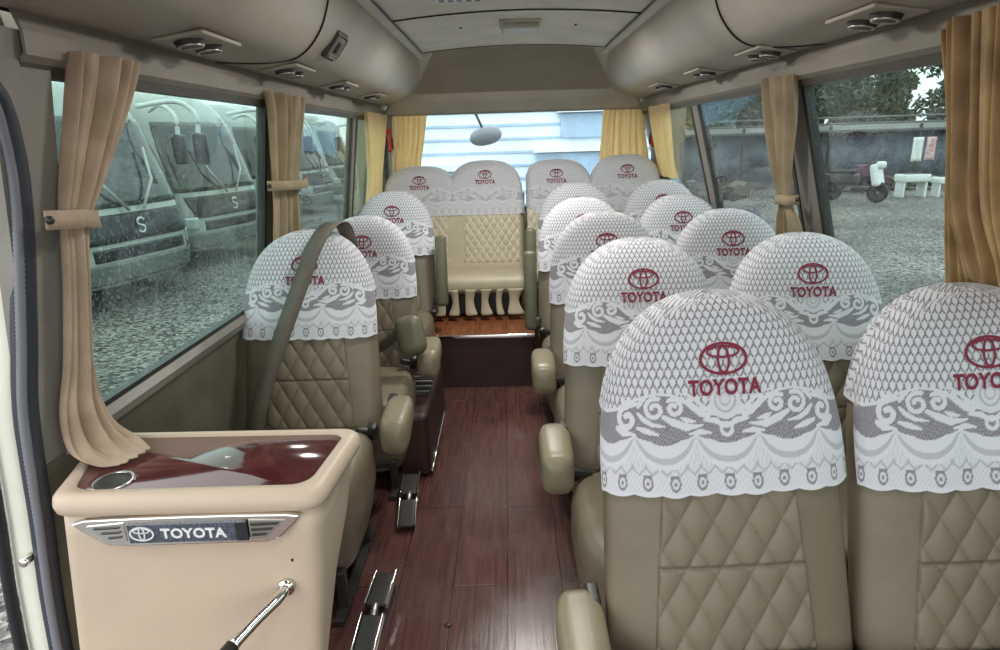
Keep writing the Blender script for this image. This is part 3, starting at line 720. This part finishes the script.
# ------------------------------------------------------------------ curtains
def curtain(label, top, rows, m, pleats, amp, nrm, tie=None, nu=70, seed=0, pinch=None, extra=None, bottom_fold=None):
    """rows: list of (left point, right point, amplitude scale) from top to bottom"""
    rr = np.random.RandomState(seed); ph = rr.uniform(0, 6.28, 4)
    A = smooth_path([r[0] for r in rows], 10); B = smooth_path([r[1] for r in rows], 10)
    am = np.interp(np.linspace(0, len(rows)-1, len(A)), range(len(rows)), [r[2] for r in rows]); n = Vector(nrm)
    P = []
    for i, (a, b) in enumerate(zip(A, B)):
        t = i/(len(A)-1); line = []
        for j in range(nu):
            u = j/(nu-1); w = math.sin(2*PI*pleats*u+ph[0]+.5*math.sin(3*t+ph[1]))+.55*math.sin(2*PI*pleats*1.73*u+ph[2]+t*2)+.35*math.sin(2*PI*pleats*.46*u+ph[3]-t)
            uu = u+.012*math.sin(2*PI*pleats*u*.7+ph[3]+t*3)*math.sin(PI*u)
            line.append(list(a.lerp(b, uu)+n*(amp*am[i]*w)))
        P.append(line)
    t = empty('curtain', rows[0][0]); tag(t, label, 'curtain', 'window curtains')
    P = np.array(P)-np.array(rows[0][0])
    o = link('cloth', grid_mesh('cloth', P), m, t); md = o.modifiers.new('t','SOLIDIFY'); md.thickness = .003; md.offset = 0
    if tie:
        o0 = Vector(rows[0][0]); pts = [Vector(p)-o0 for p in tie]
        st = strap('tieback', pts, .034, m, t, Vector((0,0,1)), .006, 6)
        k = bmesh.new(); bmesh.ops.create_uvsphere(k, u_segments=12, v_segments=8, radius=.008)
        bt = link('button', bm_mesh(k), 'dark', st); bt.location = pts[0]+n*.006
    return t
# left front curtain: hangs from the head rail, tied to the pillar, tail lies on the console
curtain('long beige curtain at the left, tied back and trailing onto the console top', None,
    [((-.79,1.225,1.578),(-.79,1.41,1.578),1),((-.80,1.205,1.50),(-.80,1.37,1.50),1),((-.825,1.165,1.34),(-.825,1.265,1.34),.8),((-.84,1.155,1.26),(-.84,1.22,1.26),.5),
     ((-.85,1.145,1.16),(-.85,1.20,1.16),.6),((-.872,1.125,1.0),(-.872,1.185,1.0),.7),((-.888,1.105,.90),(-.885,1.195,.90),.8),((-.875,1.09,.825),(-.872,1.20,.835),1),((-.83,1.075,.799),(-.82,1.19,.802),.45),((-.79,1.085,.794),(-.77,1.15,.794),.3)],
    'curtain', 3.6, .014, (1,.25,0), tie=[(-.815,1.075,1.285),(-.80,1.13,1.28),(-.81,1.165,1.278),(-.816,1.20,1.272),(-.822,1.225,1.268),(-.845,1.235,1.266)], seed=3)
curtain('narrow olive beige curtain on the pillar behind the first left window', None,
    [((-.79,2.15,1.575),(-.79,2.60,1.575),1),((-.80,2.19,1.5),(-.80,2.57,1.5),1),((-.835,2.23,1.26),(-.835,2.52,1.26),.8),((-.85,2.235,1.15),(-.85,2.54,1.15),.9),((-.88,2.22,.95),(-.88,2.60,.95),1),((-.89,2.2,.86),(-.89,2.62,.86),1)],
    'curtain_o', 5, .014, (1,0,0), tie=[(-.83,2.16,1.265),(-.80,2.24,1.26),(-.79,2.36,1.255),(-.795,2.48,1.255),(-.83,2.54,1.255)], seed=4)
curtain('farthest curtain on the left wall, beside the rear corner', None,
    [((-.80,3.66,1.57),(-.79,4.28,1.57),1),((-.84,3.8,1.2),(-.83,4.16,1.2),.8),((-.87,3.75,.95),(-.86,4.2,.95),1)], 'curtain_y', 6, .016, (1,0,0), seed=5)
curtain('yellow pleated curtain at the left end of the rear window', None,
    [((-.775,4.40,1.59),(-.53,4.40,1.59),1),((-.785,4.39,1.4),(-.56,4.39,1.4),1),((-.80,4.38,1.24),(-.59,4.38,1.24),1),((-.80,4.37,1.0),(-.60,4.37,1.0),1)], 'curtain_y', 6.5, .013, (0,-1,0), seed=6)
curtain('yellow pleated curtain at the right end of the rear window', None,
    [((.67,4.40,1.585),(.95,4.40,1.585),1),((.66,4.39,1.4),(.96,4.39,1.4),1),((.65,4.40,1.24),(.99,4.40,1.24),1),((.65,4.40,1.1),(1.0,4.40,1.1),1)], 'curtain_y', 8, .013, (0,-1,0), seed=7)
curtain('farthest curtain on the right wall, beside the rear corner', None,
    [((.905,4.05,1.56),(.905,3.62,1.56),1),((1.01,4.2,1.24),(1.01,3.85,1.24),.8),((1.045,4.22,1.13),(1.045,3.88,1.13),1)], 'curtain_y', 5, .014, (-1,0,0), seed=8)
curtain('narrow curtain tied at the middle right pillar between two windows', None,
    [((.90,2.27,1.57),(.905,2.055,1.565),1),((.925,2.265,1.42),(.93,2.07,1.42),.9),((.955,2.25,1.27),(.955,2.12,1.27),.6),((.985,2.24,1.15),(.985,2.15,1.15),.3),((1.005,2.27,1.08),(1.005,2.125,1.08),.8),((1.06,2.36,.88),(1.06,2.12,.88),1)],
    'curtain_o', 4, .013, (-1,0,0), tie=[(1.0,2.13,1.17),(.972,2.14,1.165),(.966,2.19,1.165),(.972,2.25,1.16),(1.0,2.26,1.16)], seed=9)
curtain('brown striped outer curtain at the right edge, its left half in shade', None,
    [((.90,1.375,1.585),(.895,1.18,1.59),1),((.95,1.38,1.4),(.95,1.22,1.4),1),((1.0,1.41,1.2),(1.0,1.26,1.2),.8),((1.06,1.44,.98),(1.06,1.22,.98),1)], 'curtain_r', 8, .010, (-1,-.2,0), nu=110, seed=10)
curtain('golden tan inner curtain cut by the right edge of the photo', None,
    [((.855,1.29,1.59),(.85,.95,1.60),1),((.895,1.30,1.4),(.885,.95,1.4),1),((.94,1.325,1.24),(.93,.95,1.24),.8),((.985,1.315,1.12),(.975,.95,1.12),1),((1.0,1.31,1.08),(.99,.95,1.08),1)], 'curtain_r', 10, .013, (-1,-.3,0), nu=130, seed=11)

# ------------------------------------------------------------------ console
t = empty('console_cabinet', (-.62, 1.09, 0)); tag(t, 'beige console cabinet with dark red lacquered top at the lower left', 'cabinet'); o0 = Vector((-.62,1.09,0))
def superpoly(pts, r, n=6):
    out = []; N = len(pts)
    for i in range(N):
        p0, p, p1 = Vector(pts[i-1]), Vector(pts[i]), Vector(pts[(i+1) % N]); a = (p0-p).normalized()*r; b = (p1-p).normalized()*r
        for k in range(n+1):
            q = k/n; out.append(p + a*(1-q)**2 + b*q**2)
    return out
def loft_rings(name, rings, m, parent, cap=True):
    return link(name, grid_mesh(name, np.array([[list(v) for v in r] for r in rings]), True, cap), m, parent)
body = [(-.852,.975),(-.366,.978),(-.352,1.225),(-.925,1.235)]
rings = []
for z, fx, fy in ((0,-.06,.0),(.1,-.055,0),(.3,-.045,0),(.45,-.028,0),(.6,-.012,0),(.7,-.004,0),(.757,0,0)):
    pp = [(x+(fx*(2.6 if y > 1.1 else .9) if x > -.5 else (-.11*(1-z/.757) if x > -.9 else 0)), y, z) for x, y in body]
    rings.append([v-o0 for v in superpoly(pp, .035)])
loft_rings('cabinet_body', rings, 'console', t)
lip = [(-.862,.964),(-.356,.968),(-.336,1.238),(-.935,1.243)]
def shrink(pts, d):
    c = Vector((sum(p[0] for p in pts)/4, sum(p[1] for p in pts)/4)); return [(p[0]+(d if p[0] < c.x else -d), p[1]+(d if p[1] < c.y else -d)) for p in pts]
rings = []
for z, d in ((.750,.008),(.756,.001),(.768,-.001),(.782,.001),(.790,.008),(.793,.016),(.793,.03),(.784,.031)):
    rings.append([v-o0 for v in superpoly([(x,y,z) for x, y in shrink(lip, d)], .04)])
loft_rings('top_rim', rings, 'console', t)
rings = [[v-o0 for v in superpoly([(x,y,z) for x, y in shrink(lip, .030)], .022)] for z in (.770,.788)]
loft_rings('lacquered_top', rings, 'burl', t)
def lathe(name, prof_, m, parent, loc=(0,0,0), n=40):
    P = np.array([[(r*math.cos(a), r*math.sin(a), z) for a in np.linspace(0, 2*PI, n, endpoint=False)] for r, z in prof_])
    o = link(name, grid_mesh(name, P, True), m, parent); o.location = loc; return o
cup = lathe('cup_holder', [(.037,.0),(.037,.003),(.033,.003),(.031,.0),(.030,-.001)], 'cupsteel', t, (-.775+.62,1.030-1.09,.788))
lathe('cup_well', [(.031,.002),(.030,.0012),(.02,.001),(.0005,.001)], 'dark', cup, (0,0,0))
# winged badge on the front face
bz = .719; by = .975-1.09; bx = -.609+.62
def pf(pts, y): return [(bx+x, y, bz+z) for x, z in pts]
outer = [(-.216,.020),(-.19,.028),(-.10,.031),(.0,.033),(.10,.034),(.19,.033),(.214,.030),(.205,.016),(.170,-.018),(.145,-.026),(.0,-.028),(-.10,-.030),(-.145,-.029),(-.165,-.022),(-.20,.004)]
bd = poly('badge_frame', pf(outer, by-.012), 'chrome', t, .012, normal=(0,1,0)); mdb = bd.modifiers.new('b','BEVEL'); mdb.width = .003; mdb.segments = 2
poly('badge_inlay', pf([(-.185,.016),(-.115,.022),(-.115,-.018),(-.150,-.018)], by-.0145), 'cupsteel', bd, .003, normal=(0,1,0))
poly('badge_inlay', pf([(.118,.024),(.185,.022),(.150,-.014),(.118,-.018)], by-.0145), 'steel', bd, .003, normal=(0,1,0))
for k in range(3): poly('badge_fin', pf([(.122,.018-.011*k),(.176-.012*k,.019-.011*k),(.172-.012*k,.015-.011*k),(.122,.013-.011*k)], by-.017), 'dark', bd, .003, normal=(0,1,0))
for k in range(3): poly('badge_fin', pf([(-.172+.012*k,.013-.010*k),(-.122,.015-.010*k),(-.122,.0125-.010*k),(-.168+.012*k,.0105-.010*k)], by-.017), 'dark', bd, .002, normal=(0,1,0))
pl_ = poly('badge_plate', pf([(-.108,.0185),(.112,.0215),(.112,-.0165),(-.108,-.0195)], by-.0165), 'badge', bd, .005, normal=(0,1,0))
poly('badge_end_strip', pf([(.094,.0212),(.1155,.0216),(.1155,-.0165),(.094,-.0168)], by-.018), 'black', bd, .003, normal=(0,1,0))  # black strip across the right end of the badge plate
V1, F1 = emblem2d(.5); V2, F2 = text_mesh('TOYOTA', .03, .0009, .122)
V, F = merge2d([(V1+np.array([-.082,.001]), F1), (V2*np.array([1,.92])+np.array([.015,.0015]), F2)])
me = bpy.data.meshes.new('badge_lettering'); me.from_pydata([(bx+v[0], by-.0185, bz+v[1]) for v in V], [], [list(f) for f in F]); me.update()
lt = link('badge_lettering', me, 'silver', bd, False); md = lt.modifiers.new('t','SOLIDIFY'); md.thickness = .0015
# lever with black grip
hx = Vector((-.444,.978,.585))-o0
tube('lever_collar', [hx+Vector((0,.0,0)), hx+Vector((0,-.012,0))], .016, 'chrome', t, 20)
path = smooth_path([hx, hx+Vector((-.006,-.03,-.004)), hx+Vector((-.035,-.07,-.018)), hx+Vector((-.062,-.115,-.032))], 6)
lv = tube('lever', path, .0105, 'chrome', t, 16)
tube('grip', [path[-1], path[-1]+Vector((-.02,-.035,-.012)), path[-1]+Vector((-.06,-.10,-.035))], .0135, 'dark', lv, 14)
box('screw_cap', (-.33+.62-.09, .96-1.09, .655), (.004,.004,.004), 'dark', t)

# ------------------------------------------------------------------ open doorway at the far left
sp = smooth_path([(-.80,.72,1.535),(-.82,.95,1.535),(-.84,1.055,1.50),(-.853,1.085,1.42),(-.868,1.088,1.30),(-.905,1.072,1.08),(-.935,1.062,.92),(-.97,1.068,.68),(-.995,1.066,.48),(-1.02,1.066,.2),(-1.03,1.066,0)], 10)
ribs = tube_pts(sp, [.021+.0 for _ in sp], 14)
df = struct(link('door_1', grid_mesh('door_1', ribs, True, True), 'seal'))
sr = []
for a in sp[::1]:
    pass
fine = smooth_path(sp, 5)
rr_ = [.0075+(.0016 if i % 2 else 0) for i in range(len(fine))]
o = link('ribbed_bead', grid_mesh('ribbed_bead', tube_pts([p+Vector((.010,-.020,0)) for p in fine], rr_, 8), True), 'bead', df)
# jamb: cream painted body return, outer seal
rows = []
for p in sp: rows.append([list(p+Vector((-.005,-.004,0))), list(p+Vector((-.05,-.008,0))), list(p+Vector((-.075,.004,0)))])
jm = link('door_jamb', grid_mesh('door_jamb', np.array(rows)), 'creampaint', df); md = jm.modifiers.new('t','SOLIDIFY'); md.thickness = .01
link('outer_seal', grid_mesh('outer_seal', tube_pts([p+Vector((-.078,-.012,0)) for p in sp], .012, 10), True, True), 'black', df)
tube('jamb_bolt', [(-1.005,1.06,.60),(-1.005,1.035,.60)], .009, 'chrome', df, 12)

# ------------------------------------------------------------------ items on the floor
for (x, y, rz, l) in ((-.425,1.50,-.08,'black folding footrest with chrome side rails on the floor beside the console'), (-.415,2.10,.06,'black footrest with chrome side rails on the floor beside the belted seat')):
    t = empty('folding_footrest', (x, y, 0), rz); tag(t, l, 'footrest')
    for k, (yy, zz, a) in enumerate(((-.095,.045,.30),(.06,.075,.1))):
        p = box('pedal_plate', (0,yy,zz), (.058,.125,.016), 'dark', t, .006, 2, rot=(a,0,0))
        for s in (-1,1): box('side_rail', (s*.032,yy,zz+.004), (.006,.13,.022), 'chrome', p, .002, 1, rot=(a,0,0))
    tube('link', [(0,-.035,.055),(0,.0,.075)], .012, 'steel', t); box('floor_bracket', (0,.02,.025), (.05,.22,.05), 'dark', t, .006, 2)
t = empty('floor_heater', (-.43, 2.66, 0)); tag(t, 'dark brown floor heater box with ribbed vent and chrome edge strip', 'heater')
box('housing', (0,0,.15), (.145,.66,.30), 'riser', t, .03, 4)
for k in range(9): box('vent_rib', (.005,-.12+.03*k,.304), (.10,.012,.012), 'steel' if k % 2 else 'dark', t, .002, 1)
tube('edge_strip', [(.076,-.32,.03),(.079,-.1,.05),(.078,.2,.05),(.075,.31,.08)], .006, 'chrome', t, 8)
bm = bmesh.new(); bmesh.ops.create_uvsphere(bm, u_segments=10, v_segments=6, radius=.008)
for v in bm.verts: v.co.z *= .4; v.co.x *= 1.6
o = link('floor_plug', bm_mesh(bm), 'dark'); o.location = (-.21,1.49,.003); tag(o, 'small dark plug lying on the aisle floor', 'plug')

# ------------------------------------------------------------------ outside: yard, coaches, shed, trees
GZ = -.62
g = struct(box('ground', (0, 20, GZ-.05), (130, 120, .1), 'gravel'))

def make_coach():
    t = empty('parked_coach', (0,0,GZ))     # front faces +X, origin at ground below the nose
    Lc, W, Hh = 7.5, 2.25, 2.95
    def nose(z): return np.interp(z, [.3,.6,.95,1.2,1.9,2.5,2.8,2.95], [-.05,.0,-.0,-.06,-.28,-.50,-.72,-1.0])
    def ring(z, off=0):
        n = 80; xf = nose(z); out = []; hw = W/2*np.interp(z, [.3,.9,2.0,2.7,2.95], [.97,1,.97,.90,.72])+off
        for i in range(n):
            a = 2*PI*i/n; c, s = math.cos(a), math.sin(a); e = .36 if c > 0 else .12
            x = (xf-1.1)+ (1.1+off)*math.copysign(abs(c)**e, c) if c > 0 else (xf-1.1)+(Lc-1.1+xf)*math.copysign(abs(c)**e, c)
            out.append((x, hw*math.copysign(abs(s)**(.55 if c > 0 else .12), s), z))
        return out
    P = np.array([ring(z) for z in np.linspace(.3, 2.95, 30)]); link('body', grid_mesh('body', P, True, True), 'buswhite', t)
    def patch(name, z0, z1, a0, a1, m, off, nz=14, na=40, shape=None):
        rows = []
        for j in range(nz):
            v = j/(nz-1); z = z0+(z1-z0)*v; base = ring(z, off); k0, k1 = a0, a1
            if shape: k0, k1 = shape(v, a0, a1)
            line = []
            for i in range(na):
                a = (k0+(k1-k0)*i/(na-1)); fi = (a/360*80) % 80; b0 = base[int(fi) % 80]; b1 = base[(int(fi)+1) % 80]; f = fi-int(fi)
                line.append([b0[q]*(1-f)+b1[q]*f for q in range(3)])
            rows.append(line)
        o = link(name, grid_mesh(name, np.array(rows)), m, t); md = o.modifiers.new('t','SOLIDIFY'); md.thickness = .02; return o
    patch('windshield', 1.30, 2.45, -62, 62, 'busglass', .015, shape=lambda v,a,b: (a*(1-.1*v*v), b*(1-.1*v*v)))
    gr = patch('grille', .86, 1.22, -52, 52, 'busgrille', .018, 8, shape=lambda v,a,b: (a*(.8+.2*v), b*(.8+.2*v)))
    patch('bumper', .34, .60, -70, 70, 'roofgrey', .03, 8)
    patch('lower_grille', .64, .80, -30, 30, 'busgrille', .012, 6)
    for s in (-1, 1): patch('headlamp', .68, .88, s*40, s*66, 'headlamp', .02, 6, 14)
    # emblem: an S-like pair of hooks
    em = []
    for sgn in (1, -1):
        pts = [(.035*sgn*math.cos(a), .032*sgn*1+.032*math.sin(a)*1) for a in np.linspace(.1*PI, 1.35*PI, 12)] if sgn > 0 else [(-.035*math.cos(a), -.032-.032*math.sin(a)) for a in np.linspace(.1*PI, 1.35*PI, 12)]
        P3 = tube_pts([(.012+nose(1.05)+.02, y*1.6, 1.04+z*1.5) for y, z in pts], .014, 6); em.append(P3)
    a = link('coach_emblem', grid_mesh('coach_emblem', np.vstack([em[0], em[1][::-1]]), True), 'white', gr)
    # wipers, mirrors, wheels
    for s in (-1, 1):
        tube('wiper', [(nose(1.25)+.06, s*.12, 1.25),(nose(1.6)+.10, s*.42, 1.62),(nose(2.0)+.08, s*.52, 2.05)], .022, 'buswhite', t, 8)
        ar = tube('mirror_arm', smooth_path([(-.62, s*.95, 2.62),(-.15, s*1.2, 2.68),(.12, s*1.25, 2.5),(.12, s*1.25, 2.2)], 6), .035, 'white', t, 8)
        bm = bmesh.new(); add_box(bm, (.12, s*1.26, 2.0), (.12,.24,.46), .05, 4); link('mirror_head', bm_mesh(bm), 'busgrille', ar)
        for x in (-1.9, -6.0):
            w = lathe('wheel', [(.02,.0),(.25,.0),(.27,.03),(.45,.03),(.48,.08),(.48,.2),(.45,.25),(.02,.25)], 'dark', t, (x, s*1.16-(.25 if s > 0 else 0), .48)); w.rotation_euler = (-PI/2,0,0)
            if s < 0: w.rotation_euler = (PI/2,0,0); w.location.y = s*1.16+.25
    # side windows band
    for s in (-1, 1):
        for k in range(4): box('side_window', (-2.55-1.25*k, s*1.095, 1.85), (1.1,.05,.80), 'busglass', t, .015, 2, rot=(s*-.02,0,0))
    poly('side_sticker', [(-1.05,-1.135,1.0),(-.9,-1.135,1.0),(-.9,-1.135,1.15),(-1.05,-1.135,1.15)], 'greensticker', t, .006, normal=(0,-1,0))
    return t
coach = make_coach()
cl = ['white coach nearest outside the left window with an S mark on its dark grille', 'second parked coach outside, dark windscreen behind the left window rain', 'third parked coach outside, seen at the far end of the first left window',
      'fourth parked coach, behind the second left window', 'farthest parked coach, behind the last left window']
for i, (x, y) in enumerate([(-5.0,8.3),(-5.0,11.3),(-5.4,15.3),(-5.5,18.8),(-5.6,22.4)]):
    o = coach if i == 0 else copy_tree(coach); o.location = (x, y, GZ); o.rotation_euler[2] = R([-14,-14,-8,-6,-6][i]); tag(o, cl[i], 'coach', 'coaches parked in a row')
# building behind the rear window
t = empty('clad_building', (.2, 8.2, GZ)); tag(t, 'bright pale blue clad building wall seen through the rear window', 'building')
box('wall', (0,0,2.2), (4.0,.2,4.4), 'wall_blue', t)
bm = bmesh.new()
for k in range(26): add_box(bm, (0,-.11,.2+.165*k), (4.0,.02,.03))
link('cladding_battens', bm_mesh(bm), 'wall_blue2', t, False)
for x, z, w, hh in ((-.85,1.45,.75,.36),(.75,1.62,1.1,.42),(.85,2.15,.7,.3)):
    f = box('shutter_window', (x,-.14,z), (w,.06,hh), 'wall_blue2', t, .01, 1); box('sill', (x,-.18,z+hh/2+.03), (w+.1,.12,.05), 'white', f)
# outside rear-view mirror hanging behind the rear window
t = empty('rear_mirror', (-.15, 4.86, 1.42)); tag(t, 'round dark under-view mirror on a thin arm outside the rear window', 'mirror')
bm = bmesh.new(); bmesh.ops.create_uvsphere(bm, u_segments=28, v_segments=16, radius=1)
for v in bm.verts:
    v.co = Vector((math.copysign(abs(v.co.x)**.8, v.co.x)*.125, v.co.y*.07, v.co.z*.068))
o = link('mirror_shell', bm_mesh(bm), mat('mirror_grey', (.16,.17,.2), .4), t); o.rotation_euler[1] = R(-10)
tube('arm', smooth_path([(-.02,0,.05),(-.05,-.03,.12),(-.10,-.12,.24),(-.11,-.2,.32)], 5), .010, 'dark', t, 8)

# shed and yard clutter on the right
t = empty('sheeted_shed', (15, 24, GZ)); tag(t, 'long low shed hung with grey blue sheeting across the yard', 'shed')
ang = Matrix.Rotation(R(-12), 4, 'Z')
def pleat_wall(x0, x1, z0, z1, y, n=160, a=.09):
    xs = np.linspace(x0, x1, n); return np.array([[(x, y+a*math.sin(x*3.1)+.05*math.sin(x*7.7), z+.12*math.sin(x*.9)*(1 if z == z1 else 0)) for x in xs] for z in (z0, z1)])
o = link('sheeting', grid_mesh('sheeting', pleat_wall(-9, 16, .1, 1.85, 0)), 'tarp', t); md = o.modifiers.new('t','SOLIDIFY'); md.thickness = .03
box('roof', (3.5, 1.0, 2.02), (26, 3.0, .08), 'roofgrey', t, rot=(.08,0,0))
for k in range(9): box('post', (-9+3.1*k, -.35, 1.05), (.09,.09,2.1), 'dark', t)
for k in range(2): tube('roof_rail', [(-9.5,-.6-.3*k,2.15+.22*k),(16.5,-.6-.3*k,2.18+.2*k)], .04, 'roofgrey', t, 6)
t.rotation_euler[2] = R(-8)
for (x, y, w, h_, m_, l) in ((14.2,22.0,.35,.75,'white','white towel hanging on the shed line, left of the red cloth'), (14.65,22.0,.32,.72,'pinkcloth','red and white cloth hanging on the shed line')):
    rows = [[(w*(u-.5), .02*math.sin(u*9+z*3), z*h_) for u in np.linspace(0,1,10)] for z in np.linspace(0,-1,8)]
    o = link('hanging_cloth', grid_mesh('hanging_cloth', np.array(rows)), m_); o.location = (x*.93, y*.93, 1.05); md = o.modifiers.new('t','SOLIDIFY'); md.thickness = .01; tag(o, l, 'cloth', 'cloths on the shed line')
# washing basins
for (x, y, sc, l) in ((12.0,18.6,1.,'white basin unit standing by the shed, left of the other'), (12.95,18.5,.85,'second white basin at the right end of the yard clutter')):
    t = empty('utility_sink', (x, y, GZ)); tag(t, l, 'sink', 'utility sinks'); t.scale = (sc,)*3
    bm = bmesh.new(); add_box(bm, (0,0,.55), (.8,.5,.22), .04, 3); link('basin', bm_mesh(bm), 'white', t); box('bowl', (0,0,.665), (.62,.36,.02), 'dark', t, .005, 1)
    for sx in (-.32,.32): box('leg', (sx,0,.22), (.07,.4,.44), 'white', t, .01, 1)
# scooter
t = empty('scooter', (9.9, 17.8, GZ), R(35)); tag(t, 'parked scooter with white front fairing in the yard', 'scooter')
for y in (-.62,.62):
    w = lathe('wheel', [(.05,-.03),(.2,-.05),(.27,-.05),(.29,0),(.27,.05),(.2,.05),(.05,.03)], 'dark', t, (0,y,.29)); w.rotation_euler = (0,PI/2,0)
box('body', (0,.35,.62), (.32,.85,.34), 'dark', t, .1, 4); box('footboard', (0,-.2,.38), (.30,.5,.1), 'dark', t, .03, 3)
box('fairing', (0,-.55,.75), (.44,.2,.62), 'white', t, .09, 4, rot=(-.25,0,0)); box('headlamp', (0,-.62,1.02), (.28,.22,.2), 'white', t, .08, 4)
tube('handlebar', [(-.36,-.42,1.08),(0,-.5,1.12),(.36,-.42,1.08)], .022, 'dark', t); box('seat', (0,.35,.82), (.28,.7,.1), 'black', t, .04, 3)
# scrap heaps: every piece its own lump of bent boxes
def scrap(x, y, sc, label, seed):
    rr = random.Random(seed); bm = bmesh.new()
    for k in range(16):
        s = Vector((rr.uniform(.1,.7), rr.uniform(.1,.5), rr.uniform(.06,.35)))*sc
        add_box(bm, (rr.uniform(-.8,.8)*sc, rr.uniform(-.3,.3)*sc, s.z/2+rr.uniform(0,.45)*sc), s, .02, 1, rot=(rr.uniform(-.3,.3), rr.uniform(-.3,.3), rr.uniform(0,3)))
    o = link('scrap_heap', bm_mesh(bm), mat('scrap_paint_%d' % seed, (rr.uniform(.03,.2), rr.uniform(.04,.16), rr.uniform(.03,.14)), .6, noise=.6, nscale=8), smooth=False); o.location = (x, y, GZ)
    tag(o, label, 'scrap', 'scrap heaps along the shed')
for i, (x, y, sc, l) in enumerate([(5.6,17.0,1.0,'scrap heap behind the narrow curtain, low and dark'),(9.1,19.6,.8,'small scrap heap left of the scooter'),(11.6,20.9,1.2,'tall dark scrap heap right of the scooter'),(13.6,20.8,.8,'scrap heap before the shed just behind the basins'),(15.6,20.2,1.2,'scrap heap at the right of the yard behind the basins'),(5.2,13.6,.6,'scatter of parts lying on the gravel past the second right window')]):
    scrap(x, y, sc, l, i+20)
# trees
def tree(x, y, h, r, label, seed, z0=1.2):
    rr = np.random.RandomState(seed); t = empty('tree', (x, y, GZ)); tag(t, label, 'tree', 'trees beyond the shed')
    tube('trunk', [(0,0,0),(.1,0,h*.4),(0,.1,h*.8)], [.22,.16,.05], 'bark', t, 8)
    V = []; F = []; n = 9500
    blobs = [(rr.uniform(-.55,.55)*r, rr.uniform(-.5,.5)*r, rr.uniform(z0, h*.93), rr.uniform(.28,.5)*r) for _ in range(30)]
    for k in range(n):
        b = blobs[rr.randint(30)]; d = rr.normal(size=3); d /= np.linalg.norm(d); p = np.array(b[:3])+d*b[3]*rr.uniform(.55,1.08)*np.array([1,1,.9])
        u = rr.normal(size=3); u /= np.linalg.norm(u); w = np.cross(u, rr.normal(size=3)); w /= np.linalg.norm(w); s = rr.uniform(.08,.17)
        i0 = len(V); V += [p-u*s, p+w*s*.5, p+u*s, p-w*s*.5]; F.append([i0,i0+1,i0+2,i0+3])
    me = bpy.data.meshes.new('crown'); me.from_pydata([list(map(float, v)) for v in V], [], F); me.update(); link('crown', me, 'leaf', t, False)
for i, (x, y, h, r, l) in enumerate([(15.6,32,6.5,2.1,'tall tree left of the sky gap over the shed'),(19.2,32,5.3,1.2,'slender tree standing in the sky gap'),(22.8,32.5,7.4,2.3,'broad tree right of the sky gap'),(27.8,32,7.6,2.4,'tree cut off by the right edge curtain'),(10.6,33,5.4,2.2,'tree beyond the shed behind the narrow right curtain'),(5.5,36,4.8,2.2,'tree seen through the second right window'),(21.5,39,5.4,2.0,'low tree farthest back in the sky gap'),(14.5,39,7.0,2.4,'high tree behind the tall tree over the shed')]):
    tree(x, y, h, r, l, i+40)

for y, e in ((3.0, 7.5), (1.75, 5), (.45, 2.5)):  # fill added to brighten the cabin; the ceiling lamps themselves are off
    ld = bpy.data.lights.new('cabin_fill_light', 'AREA'); ld.shape = 'RECTANGLE'; ld.size = .16; ld.size_y = .17; ld.energy = e; ld.color = (1,.97,.92)
    lo = bpy.data.objects.new('cabin_fill_light', ld); C.objects.link(lo); lo.location = (.07, y, 1.84)
# ------------------------------------------------------------------ world, camera, view
w = bpy.data.worlds.new('overcast'); S.world = w; w.use_nodes = True; nt = w.node_tree; N = nt.nodes; L = nt.links
bg = N['Background']; tc = N.new('ShaderNodeTexCoord'); sx = N.new('ShaderNodeSeparateXYZ'); L.new(tc.outputs['Generated'], sx.inputs[0])
cr = N.new('ShaderNodeValToRGB'); cr.color_ramp.elements[0].position = .0; cr.color_ramp.elements[0].color = (.80,.88,.90,1)
cr.color_ramp.elements[1].position = .7; cr.color_ramp.elements[1].color = (1,1,1,1); L.new(sx.outputs['Z'], cr.inputs[0])
n = N.new('ShaderNodeTexNoise'); n.inputs['Scale'].default_value = 2.5; n.inputs['Detail'].default_value = 5; L.new(tc.outputs['Generated'], n.inputs['Vector'])
mx = N.new('ShaderNodeMix'); mx.data_type = 'RGBA'; mx.blend_type = 'MULTIPLY'; mx.inputs[0].default_value = .25
L.new(cr.outputs[0], mx.inputs[6]); L.new(n.outputs['Color'], mx.inputs[7]); L.new(mx.outputs[2], bg.inputs[0]); bg.inputs[1].default_value = 1.5

cam = bpy.data.cameras.new('camera'); co = bpy.data.objects.new('camera', cam); C.objects.link(co); S.camera = co
f, pitch, yaw, roll = 608.98, .2972, -.0175, -.0306
cam.sensor_fit = 'HORIZONTAL'; cam.sensor_width = 36; cam.lens = f/1000*36; cam.clip_start = .02; cam.clip_end = 300
Fv = Vector((math.sin(yaw)*math.cos(pitch), math.cos(yaw)*math.cos(pitch), -math.sin(pitch)))
Rv = Vector((math.cos(yaw), -math.sin(yaw), 0)); Uv = Rv.cross(Fv)
R2 = Rv*math.cos(roll)+Uv*math.sin(roll); U2 = -Rv*math.sin(roll)+Uv*math.cos(roll)
mw = Matrix((R2, U2, -Fv)).transposed().to_4x4(); mw.translation = Vector((0,0,1.4)); co.matrix_world = mw
vs = S.view_settings; vs.view_transform = 'Standard'; vs.look = 'None'; vs.gamma = 1; vs.use_curve_mapping = False; vs.exposure = 1.22
